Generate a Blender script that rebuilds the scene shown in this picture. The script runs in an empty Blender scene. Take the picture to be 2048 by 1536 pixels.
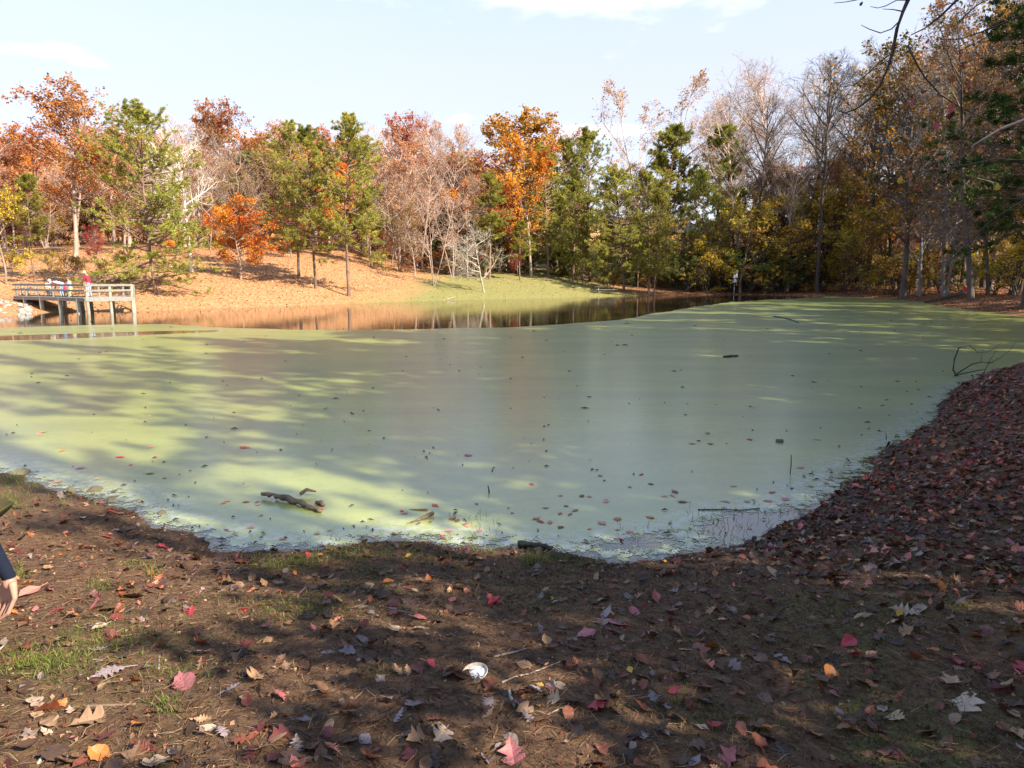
import bpy, math, random
import numpy as np
from mathutils import Vector, Matrix, Quaternion

rng = np.random.default_rng(7)
random.seed(7)
scene = bpy.context.scene
col = scene.collection

# ------------------------------------------------------------------ camera
CAM_H = 2.4
PITCH = math.atan2(768 - 556, 1384)
FPX = 1384.0
cam_data = bpy.data.cameras.new("camera")
cam_data.sensor_width = 36.0
cam_data.lens = FPX / 2048 * 36.0
cam_data.clip_start = 0.05
cam_data.clip_end = 4000
cam = bpy.data.objects.new("camera", cam_data)
cam.location = (0, 0, CAM_H)
cam.rotation_euler = (math.pi / 2 - PITCH, 0, 0)
col.objects.link(cam)
scene.camera = cam

# ------------------------------------------------------------------ sun and sky
SUN_AZ = math.atan2(0.84, -0.54)          # direction towards the sun, clockwise from +Y
SUN_EL = math.radians(37)
to_sun = Vector((math.sin(SUN_AZ) * math.cos(SUN_EL), math.cos(SUN_AZ) * math.cos(SUN_EL), math.sin(SUN_EL)))
sun_data = bpy.data.lights.new("sun", 'SUN')
sun_data.energy = 5.0
sun_data.angle = math.radians(0.5)
sun_data.color = (1.0, 0.91, 0.76)
sun = bpy.data.objects.new("sun", sun_data)
sun.rotation_mode = 'QUATERNION'
sun.rotation_quaternion = to_sun.to_track_quat('Z', 'Y')
sun.location = to_sun * 200
col.objects.link(sun)

world = bpy.data.worlds.new("World")
scene.world = world
world.use_nodes = True
wn = world.node_tree
wn.nodes.clear()
w_out = wn.nodes.new('ShaderNodeOutputWorld')
w_bg = wn.nodes.new('ShaderNodeBackground')
w_bg.inputs['Strength'].default_value = 0.15
w_sky = wn.nodes.new('ShaderNodeTexSky')
w_sky.sky_type = 'NISHITA'
w_sky.sun_disc = False
w_sky.sun_elevation = SUN_EL
w_sky.sun_rotation = SUN_AZ
w_sky.air_density = 1.0
w_sky.dust_density = 0.6
w_sky.ozone_density = 2.0
# a few fair-weather clouds, laid out on a plane far above
w_tc = wn.nodes.new('ShaderNodeTexCoord')
w_sep = wn.nodes.new('ShaderNodeSeparateXYZ')
wn.links.new(w_tc.outputs['Generated'], w_sep.inputs[0])
w_max = wn.nodes.new('ShaderNodeMath'); w_max.operation = 'MAXIMUM'; w_max.inputs[1].default_value = 0.03
wn.links.new(w_sep.outputs['Z'], w_max.inputs[0])
w_dx = wn.nodes.new('ShaderNodeMath'); w_dx.operation = 'DIVIDE'
w_dy = wn.nodes.new('ShaderNodeMath'); w_dy.operation = 'DIVIDE'
wn.links.new(w_sep.outputs['X'], w_dx.inputs[0]); wn.links.new(w_max.outputs[0], w_dx.inputs[1])
wn.links.new(w_sep.outputs['Y'], w_dy.inputs[0]); wn.links.new(w_max.outputs[0], w_dy.inputs[1])
w_cmb = wn.nodes.new('ShaderNodeCombineXYZ')
wn.links.new(w_dx.outputs[0], w_cmb.inputs[0]); wn.links.new(w_dy.outputs[0], w_cmb.inputs[1])
w_cmb.inputs[2].default_value = 3.7
w_no = wn.nodes.new('ShaderNodeTexNoise')
w_no.inputs['Scale'].default_value = 0.85
w_no.inputs['Detail'].default_value = 6.0
w_no.inputs['Roughness'].default_value = 0.55
w_map = wn.nodes.new('ShaderNodeMapping')
w_map.inputs['Location'].default_value = (1.594, 0.40, 0.0)
wn.links.new(w_cmb.outputs[0], w_map.inputs[0])
wn.links.new(w_map.outputs[0], w_no.inputs['Vector'])
w_rmp = wn.nodes.new('ShaderNodeMapRange')
w_rmp.inputs['From Min'].default_value = 0.585
w_rmp.inputs['From Max'].default_value = 0.72
w_rmp.interpolation_type = 'SMOOTHSTEP'
wn.links.new(w_no.outputs['Fac'], w_rmp.inputs['Value'])
w_mix = wn.nodes.new('ShaderNodeMix'); w_mix.data_type = 'RGBA'
w_mix.inputs['B'].default_value = (3.4, 3.4, 3.4, 1)
wn.links.new(w_rmp.outputs['Result'], w_mix.inputs['Factor'])
w_veil = wn.nodes.new('ShaderNodeMix'); w_veil.data_type = 'RGBA'          # thin high haze, even over the whole sky
w_vf = wn.nodes.new('ShaderNodeMapRange'); w_vf.interpolation_type = 'SMOOTHSTEP'      # haze thins towards the zenith
for k_, q_ in (('From Min', .22), ('From Max', .62), ('To Min', .82), ('To Max', .0)): w_vf.inputs[k_].default_value = q_
wn.links.new(w_sep.outputs['Z'], w_vf.inputs['Value']); wn.links.new(w_vf.outputs['Result'], w_veil.inputs['Factor'])
w_veil.inputs['B'].default_value = (2.10, 2.10, 2.40, 1)
wn.links.new(w_sky.outputs['Color'], w_veil.inputs['A'])
wn.links.new(w_veil.outputs['Result'], w_mix.inputs['A'])
wn.links.new(w_mix.outputs['Result'], w_bg.inputs['Color'])
wn.links.new(w_bg.outputs[0], w_out.inputs['Surface'])

# ------------------------------------------------------------------ colour management
scene.view_settings.view_transform = 'Standard'
scene.view_settings.look = 'None'
scene.view_settings.gamma = 1.0
scene.view_settings.use_curve_mapping = False
scene.view_settings.exposure = 1.48
scene.cycles.max_bounces = 6
scene.cycles.diffuse_bounces = 3
scene.cycles.glossy_bounces = 3
scene.cycles.transmission_bounces = 4
scene.cycles.transparent_max_bounces = 8
scene.cycles.use_denoising = True
scene.cycles.denoiser = 'OPENIMAGEDENOISE'
scene.cycles.sample_clamp_indirect = 6.0

# ------------------------------------------------------------------ projection helpers (where a ray of sight meets the ground)
_F = Vector((0, math.cos(PITCH), -math.sin(PITCH)))
_U = Vector((0, math.sin(PITCH), math.cos(PITCH)))
_R = Vector((1, 0, 0))
def ray(px, py):
    return _R * ((px - 1024) / FPX) + _U * ((768 - py) / FPX) + _F
def at_z(px, py, z=0.0):
    d = ray(px, py); t = (z - CAM_H) / d.z
    return Vector((0, 0, CAM_H)) + d * t
def at_y(px, py, y):
    d = ray(px, py); t = y / d.y
    return Vector((0, 0, CAM_H)) + d * t
def proj(x, y, z):
    d = Vector((x, y, z - CAM_H)); w = d.dot(_F)
    return 1024 + FPX * d.dot(_R) / w, 768 - FPX * d.dot(_U) / w

# ------------------------------------------------------------------ value noise in numpy
def _hash(ix, iy, seed):
    h = (ix.astype(np.int64) * 374761393 + iy.astype(np.int64) * 668265263 + seed * 1442695041) & 0xFFFFFFFF
    h = ((h ^ (h >> 13)) * 1274126177) & 0xFFFFFFFF
    return ((h ^ (h >> 16)) & 0xFFFF) / 65535.0
def vnoise(x, y, seed=0):
    xi = np.floor(x); yi = np.floor(y)
    fx = x - xi; fy = y - yi
    fx = fx * fx * (3 - 2 * fx); fy = fy * fy * (3 - 2 * fy)
    a = _hash(xi, yi, seed); b = _hash(xi + 1, yi, seed); c = _hash(xi, yi + 1, seed); d = _hash(xi + 1, yi + 1, seed)
    return (a + (b - a) * fx) * (1 - fy) + (c + (d - c) * fx) * fy
def fbm(x, y, scale, octaves=4, seed=0):
    s = 0; amp = 1; tot = 0; f = 1.0 / scale
    for o in range(octaves):
        s = s + amp * vnoise(x * f, y * f, seed + o * 17); tot += amp; amp *= 0.5; f *= 2.03
    return s / tot

# ------------------------------------------------------------------ object helpers
def tag(o, label=None, cat=None, group=None, kind=None):
    if label: o['label'] = label
    if cat: o['category'] = cat
    if group: o['group'] = group
    if kind: o['kind'] = kind
    return o
def empty(name, loc=(0, 0, 0), rz=0.0):
    o = bpy.data.objects.new(name, None)
    o.empty_display_size = 0.2
    o.location = loc; o.rotation_euler = (0, 0, rz)
    col.objects.link(o)
    return o
def obj(name, me, parent=None, mat=None, loc=None, rot=None, scale=None):
    o = bpy.data.objects.new(name, me)
    col.objects.link(o)
    if parent is not None: o.parent = parent
    if mat is not None and len(me.materials) == 0: me.materials.append(mat)
    if loc is not None: o.location = loc
    if rot is not None: o.rotation_euler = rot
    if scale is not None: o.scale = scale
    return o
def mesh_np(name, V, quads=None, tris=None, mats=(), attrs=None, mat_idx=None, smooth=False):
    V = np.asarray(V, dtype=np.float32)
    me = bpy.data.meshes.new(name)
    idx = []; starts = []; n = 0
    if quads is not None and len(quads):
        q = np.asarray(quads, dtype=np.int32); idx.append(q.ravel()); starts.append(n + 4 * np.arange(len(q))); n += 4 * len(q)
    if tris is not None and len(tris):
        t = np.asarray(tris, dtype=np.int32); idx.append(t.ravel()); starts.append(n + 3 * np.arange(len(t))); n += 3 * len(t)
    idx = np.concatenate(idx); starts = np.concatenate(starts).astype(np.int32)
    me.vertices.add(len(V)); me.vertices.foreach_set("co", V.ravel())
    me.loops.add(len(idx)); me.loops.foreach_set("vertex_index", idx)
    me.polygons.add(len(starts)); me.polygons.foreach_set("loop_start", starts)
    if mat_idx is not None: me.polygons.foreach_set("material_index", np.asarray(mat_idx, dtype=np.int32))
    me.polygons.foreach_set("use_smooth", np.full(len(starts), bool(smooth)))
    for m in mats: me.materials.append(m)
    me.update(calc_edges=True)
    for (an, dom, arr) in (attrs or []):
        a = me.attributes.new(an, 'FLOAT', dom); a.data.foreach_set("value", np.asarray(arr, dtype=np.float32))
    return me

class Build:
    """collects shapes into ONE mesh"""
    def __init__(s): s.v = []; s.q = []; s.t = []; s.n = 0; s.qa = []; s.ta = []
    def add(s, V, quads=None, tris=None, a=0.0):
        V = np.asarray(V, dtype=np.float64)
        if quads is not None and len(quads):
            s.q.append(np.asarray(quads) + s.n); s.qa.append(np.broadcast_to(np.asarray(a, dtype=np.float32), (len(quads),)).copy() if np.ndim(a) == 0 else np.asarray(a))
        if tris is not None and len(tris):
            s.t.append(np.asarray(tris) + s.n); s.ta.append(np.full(len(tris), a if np.ndim(a) == 0 else 0.0))
        s.v.append(V); s.n += len(V)
        return s
    def box(s, c, size, rz=0.0, R=None, bev=0.0, a=0.0):
        sx, sy, sz = [k / 2 for k in size]
        if bev <= 0:
            P = np.array([[x, y, z] for z in (-sz, sz) for y in (-sy, sy) for x in (-sx, sx)])
            Q = [[0, 2, 3, 1], [4, 5, 7, 6], [0, 1, 5, 4], [2, 6, 7, 3], [0, 4, 6, 2], [1, 3, 7, 5]]
        else:
            b = min(bev, sx * .9, sy * .9, sz * .9)
            P = []; Q = []
            # bevel of the four long edges plus small end chamfers: 3 rings of 8
            L = max(range(3), key=lambda k: size[k]); o = [k for k in range(3) if k != L]
            h = [sx, sy, sz]
            ring = [(-h[o[0]] + b, -h[o[1]]), (h[o[0]] - b, -h[o[1]]), (h[o[0]], -h[o[1]] + b), (h[o[0]], h[o[1]] - b),
                    (h[o[0]] - b, h[o[1]]), (-h[o[0]] + b, h[o[1]]), (-h[o[0]], h[o[1]] - b), (-h[o[0]], -h[o[1]] + b)]
            for e in (-h[L], h[L]):
                for (u, v) in ring:
                    p = [0, 0, 0]; p[L] = e; p[o[0]] = u; p[o[1]] = v; P.append(p)
            for k in range(8): Q.append([k, (k + 1) % 8, 8 + (k + 1) % 8, 8 + k])
            Q += [[0, 3, 2, 1], [0, 7, 4, 3], [7, 6, 5, 4], [8, 9, 10, 11], [8, 11, 12, 15], [15, 12, 13, 14]]
            P = np.array(P)
        if R is not None: P = P @ np.array(R).T
        elif rz: c_, s_ = math.cos(rz), math.sin(rz); P = P @ np.array([[c_, s_, 0], [-s_, c_, 0], [0, 0, 1]])
        return s.add(P + np.array(c), Q, a=a)
    def bar(s, p0, p1, w, h, bev=0.0, a=0.0, up=(0, 0, 1)):
        p0 = Vector(p0); p1 = Vector(p1); d = p1 - p0; L = d.length; x = d.normalized(); u = Vector(up)
        y = u.cross(x)
        if y.length < 1e-4: y = Vector((0, 1, 0)).cross(x)
        y.normalize(); z = x.cross(y)
        R = [[x[k], y[k], z[k]] for k in range(3)]
        return s.box((p0 + p1) / 2, (L, w, h), R=R, bev=bev, a=a)
    def tube(s, pts, rad, sides=6, a=0.0, cap=True):
        pts = np.asarray(pts, dtype=float)[None]; rad = np.broadcast_to(np.asarray(rad, dtype=float), (pts.shape[1],))[None]
        V, Q = tubes(pts, rad, sides)
        T = []
        n = pts.shape[1]
        if cap:
            V = np.vstack([V, pts[0, :1], pts[0, -1:]]); b = len(V) - 2
            for k in range(sides):
                T.append([b, (k + 1) % sides, k]); T.append([b + 1, (n - 1) * sides + k, (n - 1) * sides + (k + 1) % sides])
        return s.add(V, Q, T if T else None, a=a)
    def lathe(s, prof, n=16, c=(0, 0, 0), a=0.0):
        prof = np.asarray(prof, dtype=float); m = len(prof)
        th = np.arange(n) * 2 * math.pi / n
        V = np.zeros((m, n, 3)); V[:, :, 0] = prof[:, :1] * np.cos(th); V[:, :, 1] = prof[:, :1] * np.sin(th); V[:, :, 2] = prof[:, 1:2]
        Q = [[i * n + k, i * n + (k + 1) % n, (i + 1) * n + (k + 1) % n, (i + 1) * n + k] for i in range(m - 1) for k in range(n)]
        return s.add(V.reshape(-1, 3) + np.array(c), Q, a=a)
    def mesh(s, name, mats=(), smooth=False, attr=None):
        V = np.vstack(s.v); q = np.vstack(s.q) if s.q else None; t = np.vstack(s.t) if s.t else None
        at = None
        if attr:
            arr = np.concatenate(s.qa + s.ta); at = [(attr, 'FACE', arr)]
        return mesh_np(name, V, q, t, mats, at, smooth=smooth)
    def obj(s, name, mat, parent=None, smooth=False, loc=None, rot=None, attr=None):
        return obj(name, s.mesh(name, (mat,), smooth, attr), parent, None, loc, rot)

def norm(a): return a / np.maximum(np.linalg.norm(a, axis=-1, keepdims=True), 1e-9)
def tubes(pts, rad, sides):
    """pts (C,n,3), rad (C,n) -> one vertex array and quad array"""
    C, n, _ = pts.shape
    tan = np.empty_like(pts); tan[:, 1:-1] = pts[:, 2:] - pts[:, :-2]; tan[:, 0] = pts[:, 1] - pts[:, 0]; tan[:, -1] = pts[:, -1] - pts[:, -2]
    tan = norm(tan)
    main = norm(pts[:, -1] - pts[:, 0])
    ref = np.where(np.abs(main[:, 2:3]) > 0.8, np.array([[1.0, 0.13, 0.0]]), np.array([[0.11, 0.07, 1.0]]))[:, None, :]
    u = norm(np.cross(tan, np.broadcast_to(ref, tan.shape))); v = np.cross(tan, u)
    th = np.arange(sides) * 2 * math.pi / sides
    V = pts[:, :, None, :] + rad[:, :, None, None] * (u[:, :, None, :] * np.cos(th)[None, None, :, None] + v[:, :, None, :] * np.sin(th)[None, None, :, None])
    V = V.reshape(-1, 3)
    k = np.arange(sides); k2 = (k + 1) % sides
    base = (np.arange(C) * n * sides)[:, None, None] + (np.arange(n - 1) * sides)[None, :, None]
    Q = np.stack([base + k, base + k2, base + sides + k2, base + sides + k], axis=-1).reshape(-1, 4)
    return V, Q

# ------------------------------------------------------------------ materials
def new_mat(name):
    m = bpy.data.materials.new(name); m.use_nodes = True
    nt = m.node_tree; nt.nodes.clear()
    out = nt.nodes.new('ShaderNodeOutputMaterial')
    return m, nt, out
class NT:
    def __init__(s, nt): s.nt = nt
    def n(s, typ, **kw):
        nd = s.nt.nodes.new(typ)
        for k, v in kw.items(): setattr(nd, k, v)
        return nd
    def l(s, a, b): s.nt.links.new(a, b); return b
    def val(s, sock, v):
        if hasattr(v, 'is_linked') or hasattr(v, 'links'): s.nt.links.new(v, sock)
        else: sock.default_value = v
    def noise(s, vec, scale, detail=4, rough=0.55, w=None):
        nd = s.n('ShaderNodeTexNoise'); nd.inputs['Scale'].default_value = scale; nd.inputs['Detail'].default_value = detail; nd.inputs['Roughness'].default_value = rough
        if vec is not None: s.l(vec, nd.inputs['Vector'])
        return nd.outputs['Fac']
    def ramp(s, fac, stops, interp='LINEAR'):
        nd = s.n('ShaderNodeValToRGB'); cr = nd.color_ramp; cr.interpolation = interp
        while len(cr.elements) > 1: cr.elements.remove(cr.elements[-1])
        for i, (p, c) in enumerate(stops):
            e = cr.elements[0] if i == 0 else cr.elements.new(p)
            e.position = p; e.color = (*c, 1) if len(c) == 3 else c
        s.l(fac, nd.inputs[0]); return nd.outputs['Color']
    def mix(s, f, a, b):
        nd = s.n('ShaderNodeMix', data_type='RGBA'); s.val(nd.inputs['Factor'], f)
        for k, v in (('A', a), ('B', b)):
            if isinstance(v, tuple): nd.inputs[k].default_value = (*v, 1) if len(v) == 3 else v
            else: s.l(v, nd.inputs[k])
        return nd.outputs['Result']
    def math(s, op, a, b=None, c=None, clamp=False):
        nd = s.n('ShaderNodeMath', operation=op, use_clamp=clamp); s.val(nd.inputs[0], a)
        if b is not None: s.val(nd.inputs[1], b)
        if c is not None: s.val(nd.inputs[2], c)
        return nd.outputs[0]
    def rng(s, v, a, b, c=0.0, d=1.0):
        nd = s.n('ShaderNodeMapRange'); nd.interpolation_type = 'SMOOTHSTEP'
        s.val(nd.inputs['Value'], v)
        for k, q in (('From Min', a), ('From Max', b), ('To Min', c), ('To Max', d)): nd.inputs[k].default_value = q
        return nd.outputs['Result']
    def attr(s, name): return s.n('ShaderNodeAttribute', attribute_name=name).outputs['Fac']
    def bump(s, h, strength, dist):
        nd = s.n('ShaderNodeBump'); nd.inputs['Strength'].default_value = strength; nd.inputs['Distance'].default_value = dist
        s.l(h, nd.inputs['Height']); return nd.outputs['Normal']
    def princ(s, base, rough=0.6, spec=0.3, normal=None, metal=0.0):
        nd = s.n('ShaderNodeBsdfPrincipled')
        if isinstance(base, tuple): nd.inputs['Base Color'].default_value = (*base, 1)
        else: s.l(base, nd.inputs['Base Color'])
        s.val(nd.inputs['Roughness'], rough); nd.inputs['Specular IOR Level'].default_value = spec; nd.inputs['Metallic'].default_value = metal
        if normal is not None: s.l(normal, nd.inputs['Normal'])
        return nd.outputs[0]
def leaf_mat(name, stops, transl=0.35, randv=0.25, randh=0.02):
    """foliage: colour from a per-leaf value, slight change from tree to tree, light passes through the blades"""
    m, nt, out = new_mat(name); g = NT(nt)
    c = g.ramp(g.attr('v'), stops)
    oi = g.n('ShaderNodeObjectInfo')
    hsv = g.n('ShaderNodeHueSaturation')
    g.l(c, hsv.inputs['Color'])
    g.l(g.math('MULTIPLY_ADD', oi.outputs['Random'], randv, 1 - randv / 2), hsv.inputs['Value'])
    r2 = g.math('FRACT', g.math('MULTIPLY', oi.outputs['Random'], 7.31))
    g.l(g.math('MULTIPLY_ADD', r2, randh, 0.5 - randh / 2), hsv.inputs['Hue'])
    d = g.n('ShaderNodeBsdfDiffuse'); t = g.n('ShaderNodeBsdfTranslucent'); mx = g.n('ShaderNodeMixShader')
    g.l(hsv.outputs[0], d.inputs[0]); g.l(hsv.outputs[0], t.inputs[0])
    mx.inputs[0].default_value = transl
    g.l(d.outputs[0], mx.inputs[1]); g.l(t.outputs[0], mx.inputs[2]); g.l(mx.outputs[0], out.inputs[0])
    return m
def bark_mat(name, c1, c2, scale=3.0, streak=0.25, bump=0.4):
    m, nt, out = new_mat(name); g = NT(nt)
    tc = g.n('ShaderNodeTexCoord'); mp = g.n('ShaderNodeMapping'); mp.inputs['Scale'].default_value = (1, 1, streak)
    g.l(tc.outputs['Object'], mp.inputs[0])
    f = g.noise(mp.outputs[0], scale, 5, 0.65); f2 = g.noise(tc.outputs['Object'], scale * 0.35, 2)
    c = g.ramp(g.math('ADD', g.math('MULTIPLY', f, .7), g.math('MULTIPLY', f2, .3)), [(0.32, c1), (0.66, c2)])
    oi = g.n('ShaderNodeObjectInfo'); hsv = g.n('ShaderNodeHueSaturation'); g.l(c, hsv.inputs['Color'])
    g.l(g.math('MULTIPLY_ADD', oi.outputs['Random'], .4, .8), hsv.inputs['Value'])
    g.l(g.princ(hsv.outputs[0], 0.85, 0.15, g.bump(f, bump, 0.05)), out.inputs[0])
    return m
def plain_mat(name, c1, c2, scale=6.0, rough=0.6, spec=0.3, stretch=(1, 1, 1), bump=0.2, dist=0.01, metal=0.0):
    m, nt, out = new_mat(name); g = NT(nt)
    tc = g.n('ShaderNodeTexCoord'); mp = g.n('ShaderNodeMapping'); mp.inputs['Scale'].default_value = stretch
    g.l(tc.outputs['Object'], mp.inputs[0])
    f = g.noise(mp.outputs[0], scale, 5, 0.6)
    c = g.ramp(f, [(0.3, c1), (0.7, c2)])
    oi = g.n('ShaderNodeObjectInfo'); hsv = g.n('ShaderNodeHueSaturation'); g.l(c, hsv.inputs['Color'])
    g.l(g.math('MULTIPLY_ADD', oi.outputs['Random'], .2, .9), hsv.inputs['Value'])
    g.l(g.princ(hsv.outputs[0], rough, spec, g.bump(f, bump, dist), metal), out.inputs[0])
    return m

# ================================================================== LAND AND WATER
def W(px, py):
    p = at_z(px, py, 0.0); return (p.x, p.y)
shore_px_near = [(-60, 925), (0, 941), (40, 952), (90, 972), (150, 996), (205, 1000), (240, 1020), (285, 1048), (340, 1068), (400, 1086), (480, 1102),
                 (560, 1106), (660, 1100), (760, 1091), (880, 1092), (1000, 1096), (1080, 1108), (1160, 1120), (1260, 1122), (1340, 1108), (1420, 1092),
                 (1500, 1076), (1570, 1058), (1625, 1020), (1665, 988), (1710, 958), (1760, 922), (1815, 890), (1870, 852), (1892, 818), (1905, 792),
                 (1950, 766), (2000, 750), (2060, 737), (2120, 728)]
shore_px_far = [(2120, 642), (2048, 634), (1985, 626), (1930, 619), (1870, 611), (1850, 605), (1800, 600), (1740, 596), (1650, 592), (1560, 590), (1480, 589),
                (1380, 590), (1300, 591), (1210, 592.5), (1130, 595), (1050, 597), (967, 599), (850, 602), (760, 605), (700, 607), (620, 610), (560, 612),
                (480, 615), (420, 617), (360, 619), (300, 621), (240, 622), (170, 623), (110, 624), (66, 627), (30, 631), (-20, 634), (-80, 637)]
POND = [W(*p) for p in shore_px_near] + [(15.5, 16.8), (18.0, 20.0), (21.5, 24.5), (25.5, 29.5), (28.5, 34.0)] + [W(*p) for p in shore_px_far] + [(-44, 38), (-46, 28), (-36, 19), (-22, 13.5), (-12, 10.2)]
POND = np.array(POND)

def seg_sd(x, y, P, closed=True):
    """signed distance to a closed polygon, positive outside"""
    x = np.asarray(x, float); y = np.asarray(y, float)
    best = np.full(x.shape, 1e18); inside = np.zeros(x.shape, bool)
    n = len(P)
    for i in range(n):
        ax, ay = P[i]; bx, by = P[(i + 1) % n]
        dx, dy = bx - ax, by - ay
        t = np.clip(((x - ax) * dx + (y - ay) * dy) / (dx * dx + dy * dy + 1e-12), 0, 1)
        best = np.minimum(best, (x - ax - t * dx) ** 2 + (y - ay - t * dy) ** 2)
        c = ((ay > y) != (by > y))
        with np.errstate(divide='ignore', invalid='ignore'):
            xi = ax + (y - ay) * dx / (dy if dy != 0 else 1e-12)
        inside ^= c & (x < xi)
    d = np.sqrt(best)
    return np.where(inside, -d, d)
def sstep(a, b, x):
    t = np.clip((np.asarray(x, float) - a) / (b - a), 0, 1); return t * t * (3 - 2 * t)

AZ = [-2.0, -.9, -.7, -.5, -.25, -.05, .05, .13, .25, .4, .8, 2.0]
GS = [.15, .16, .17, .20, .24, .18, .19, .13, .10, .10, .10, .10]
LS = [55, 60, 60, 65, 65, 55, 48, 30, 14, 9, 9, 9]
def shore_s(x, y):
    s = seg_sd(x, y, POND)
    near = 1 - sstep(18, 34, y)
    return s + near * (fbm(x, y, 0.45, 3, 5) - 0.5) * 0.42 + (1 - near) * (fbm(x, y, 3.0, 3, 9) - 0.5) * 0.5
def ground_arr(x, y):
    x = np.asarray(x, float); y = np.asarray(y, float)
    s = shore_s(x, y); so = np.maximum(s, 0)
    near = 1 - sstep(20, 34, y)
    az = x / np.maximum(y, 25)
    g = np.interp(az, AZ, GS); L = np.interp(az, AZ, LS)
    zf = g * L * (1 - np.exp(-so / L)) + 0.02 * np.minimum(so, 1)
    zf = zf + (fbm(x, y, 9, 3, 21) - .5) * 0.7 * np.clip(so / 6, 0, 1) + (fbm(x, y, 1.2, 2, 33) - .5) * 0.10 * np.clip(so / 1, 0, 1)
    zf = zf + sstep(128, 210, y) * 16
    zn = 1.0 * (1 - np.exp(-so / 4.4)) + 0.012 * np.maximum(so - 5, 0)
    rb = sstep(3.0, 9.0, x) * np.exp(-((so - 2.0) / 3.0) ** 2) * 0.22          # the right bank is a little higher
    zn = zn + rb + ((fbm(x, y, 0.7, 4, 3) - .5) * 0.12 + (fbm(x, y, 0.12, 3, 8) - .5) * 0.035) * np.clip(so / .35, 0, 1)
    z = zn * near + zf * (1 - near)
    zb = np.maximum(s, -6) * 0.16 - 0.004
    return np.where(s > 0, z + 0.004, zb), s
def gz(x, y):
    z, _ = ground_arr(np.array([x], float), np.array([y], float)); return float(z[0])

def axis(parts):
    out = []
    for a, b, st in parts: out.append(np.arange(a, b, st))
    return np.concatenate(out)
gx = axis([(-900, -200, 100), (-200, -90, 8), (-90, -20, 1.1), (-20, -8, .4), (-8, 9, .085), (9, 20, .3), (20, 90, 1.1), (90, 200, 8), (200, 1001, 100)])
gy = axis([(-600, -120, 80), (-120, -20, 5), (-20, 0.6, .6), (.6, 12, .085), (12, 24, .25), (24, 48, .7), (48, 110, .6), (110, 200, 3), (200, 1401, 100)])
GX, GY = np.meshgrid(gx, gy)
GZ, GSD = ground_arr(GX, GY)
import bisect
_gxl = gx.tolist(); _gyl = gy.tolist()
def _look(A, x, y):
    i = min(max(bisect.bisect_right(_gxl, x) - 1, 0), len(_gxl) - 2); j = min(max(bisect.bisect_right(_gyl, y) - 1, 0), len(_gyl) - 2)
    u = (x - _gxl[i]) / (_gxl[i + 1] - _gxl[i]); v = (y - _gyl[j]) / (_gyl[j + 1] - _gyl[j])
    return float((A[j, i] * (1 - u) + A[j, i + 1] * u) * (1 - v) + (A[j + 1, i] * (1 - u) + A[j + 1, i + 1] * u) * v)
def gz(x, y): return _look(GZ, x, y)          # height of the ground sheet itself
def s_at(x, y): return _look(GSD, x, y)       # distance to the waterline
nx, ny = len(gx), len(gy)
V = np.stack([GX.ravel(), GY.ravel(), GZ.ravel()], 1)
ii = (np.arange(ny - 1)[:, None] * nx + np.arange(nx - 1)[None, :]).ravel()
Qs = np.stack([ii, ii + 1, ii + nx + 1, ii + nx], 1)
fx, fy, fs = GX.ravel(), GY.ravel(), GSD.ravel()
a_far = sstep(26, 40, fy)
azv = fx / np.maximum(fy, 25)
lawn = seg_sd(fx, fy, np.array([W(720, 606), W(800, 600), W(850, 594), W(910, 585), W(970, 578), W(1040, 576), W(1100, 580), W(1230, 589), W(1400, 593), W(1250, 599), W(1000, 606)]))
a_grass = np.clip(0.45 - lawn / 5.0 - (fbm(fx, fy, 4.0, 3, 44) - .5) * .9, 0, 1) * a_far
# brown forest floor of the wood on the far right shore
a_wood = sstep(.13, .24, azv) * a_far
mossn = fbm(fx, fy, 0.55, 4, 61)
mz = np.zeros_like(fx)
for (mx, my, mr, ms) in [(1.5, 2.3, 1.0, 1.0), (2.6, 3.6, 1.1, .9), (1.05, 2.6, .5, .9), (.5, 4.6, .6, .6), (3.2, 4.9, .8, .6), (-1.3, 2.6, .7, .5), (-.9, 4.9, .8, .8), (2.2, 2.3, .9, .8), (-2.3, 3.3, .8, .6), (4.4, 6.6, 1.0, .5)]:
    mz = np.maximum(mz, ms * np.exp(-((fx - mx) ** 2 + (fy - my) ** 2) / mr ** 2))
a_moss = np.clip((mossn - 0.42) * 5, 0, 1) * mz * (1 - a_far)
a_wet = np.clip(1 - np.maximum(fs, 0) / 0.45, 0, 1)
ground_me = mesh_np("ground", V, Qs, None, attrs=[('far', 'POINT', a_far), ('lawn', 'POINT', a_grass), ('wood', 'POINT', a_wood), ('moss', 'POINT', a_moss), ('wet', 'POINT', a_wet)], smooth=True)
m, nt, out = new_mat("soil_and_leaf_litter"); g = NT(nt)
pos = g.n('ShaderNodeNewGeometry').outputs['Position']
n1 = g.noise(pos, 1.7, 6, .6); n2 = g.noise(pos, 14, 5, .7); n3 = g.noise(pos, 70, 4, .7); n4 = g.noise(pos, 3.5, 5, .75); n5 = g.noise(pos, .35, 3)
soil = g.mix(g.rng(n2, .35, .68), (.064, .034, .019), (.145, .080, .042))
soil = g.mix(g.rng(n3, .5, .72), soil, (.17, .105, .06))
soil = g.mix(g.math('MULTIPLY', g.rng(n1, .5, .7), .5), soil, (.10, .052, .028))
mossc = g.mix(g.rng(n3, .3, .7), (.035, .055, .012), (.10, .135, .03))
soil = g.mix(g.math('MULTIPLY', g.attr('moss'), g.rng(n2, .38, .66, 0, .75)), soil, mossc)
soil = g.mix(g.math('MULTIPLY', g.attr('wet'), .65), soil, (.03, .022, .015))
litter = g.ramp(n4, [(.3, (.21, .092, .036)), (.5, (.35, .175, .075)), (.68, (.46, .275, .135))])
litter = g.mix(g.rng(g.noise(pos, 1.1, 4, .7), .55, .72), litter, (.31, .15, .075))
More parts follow.
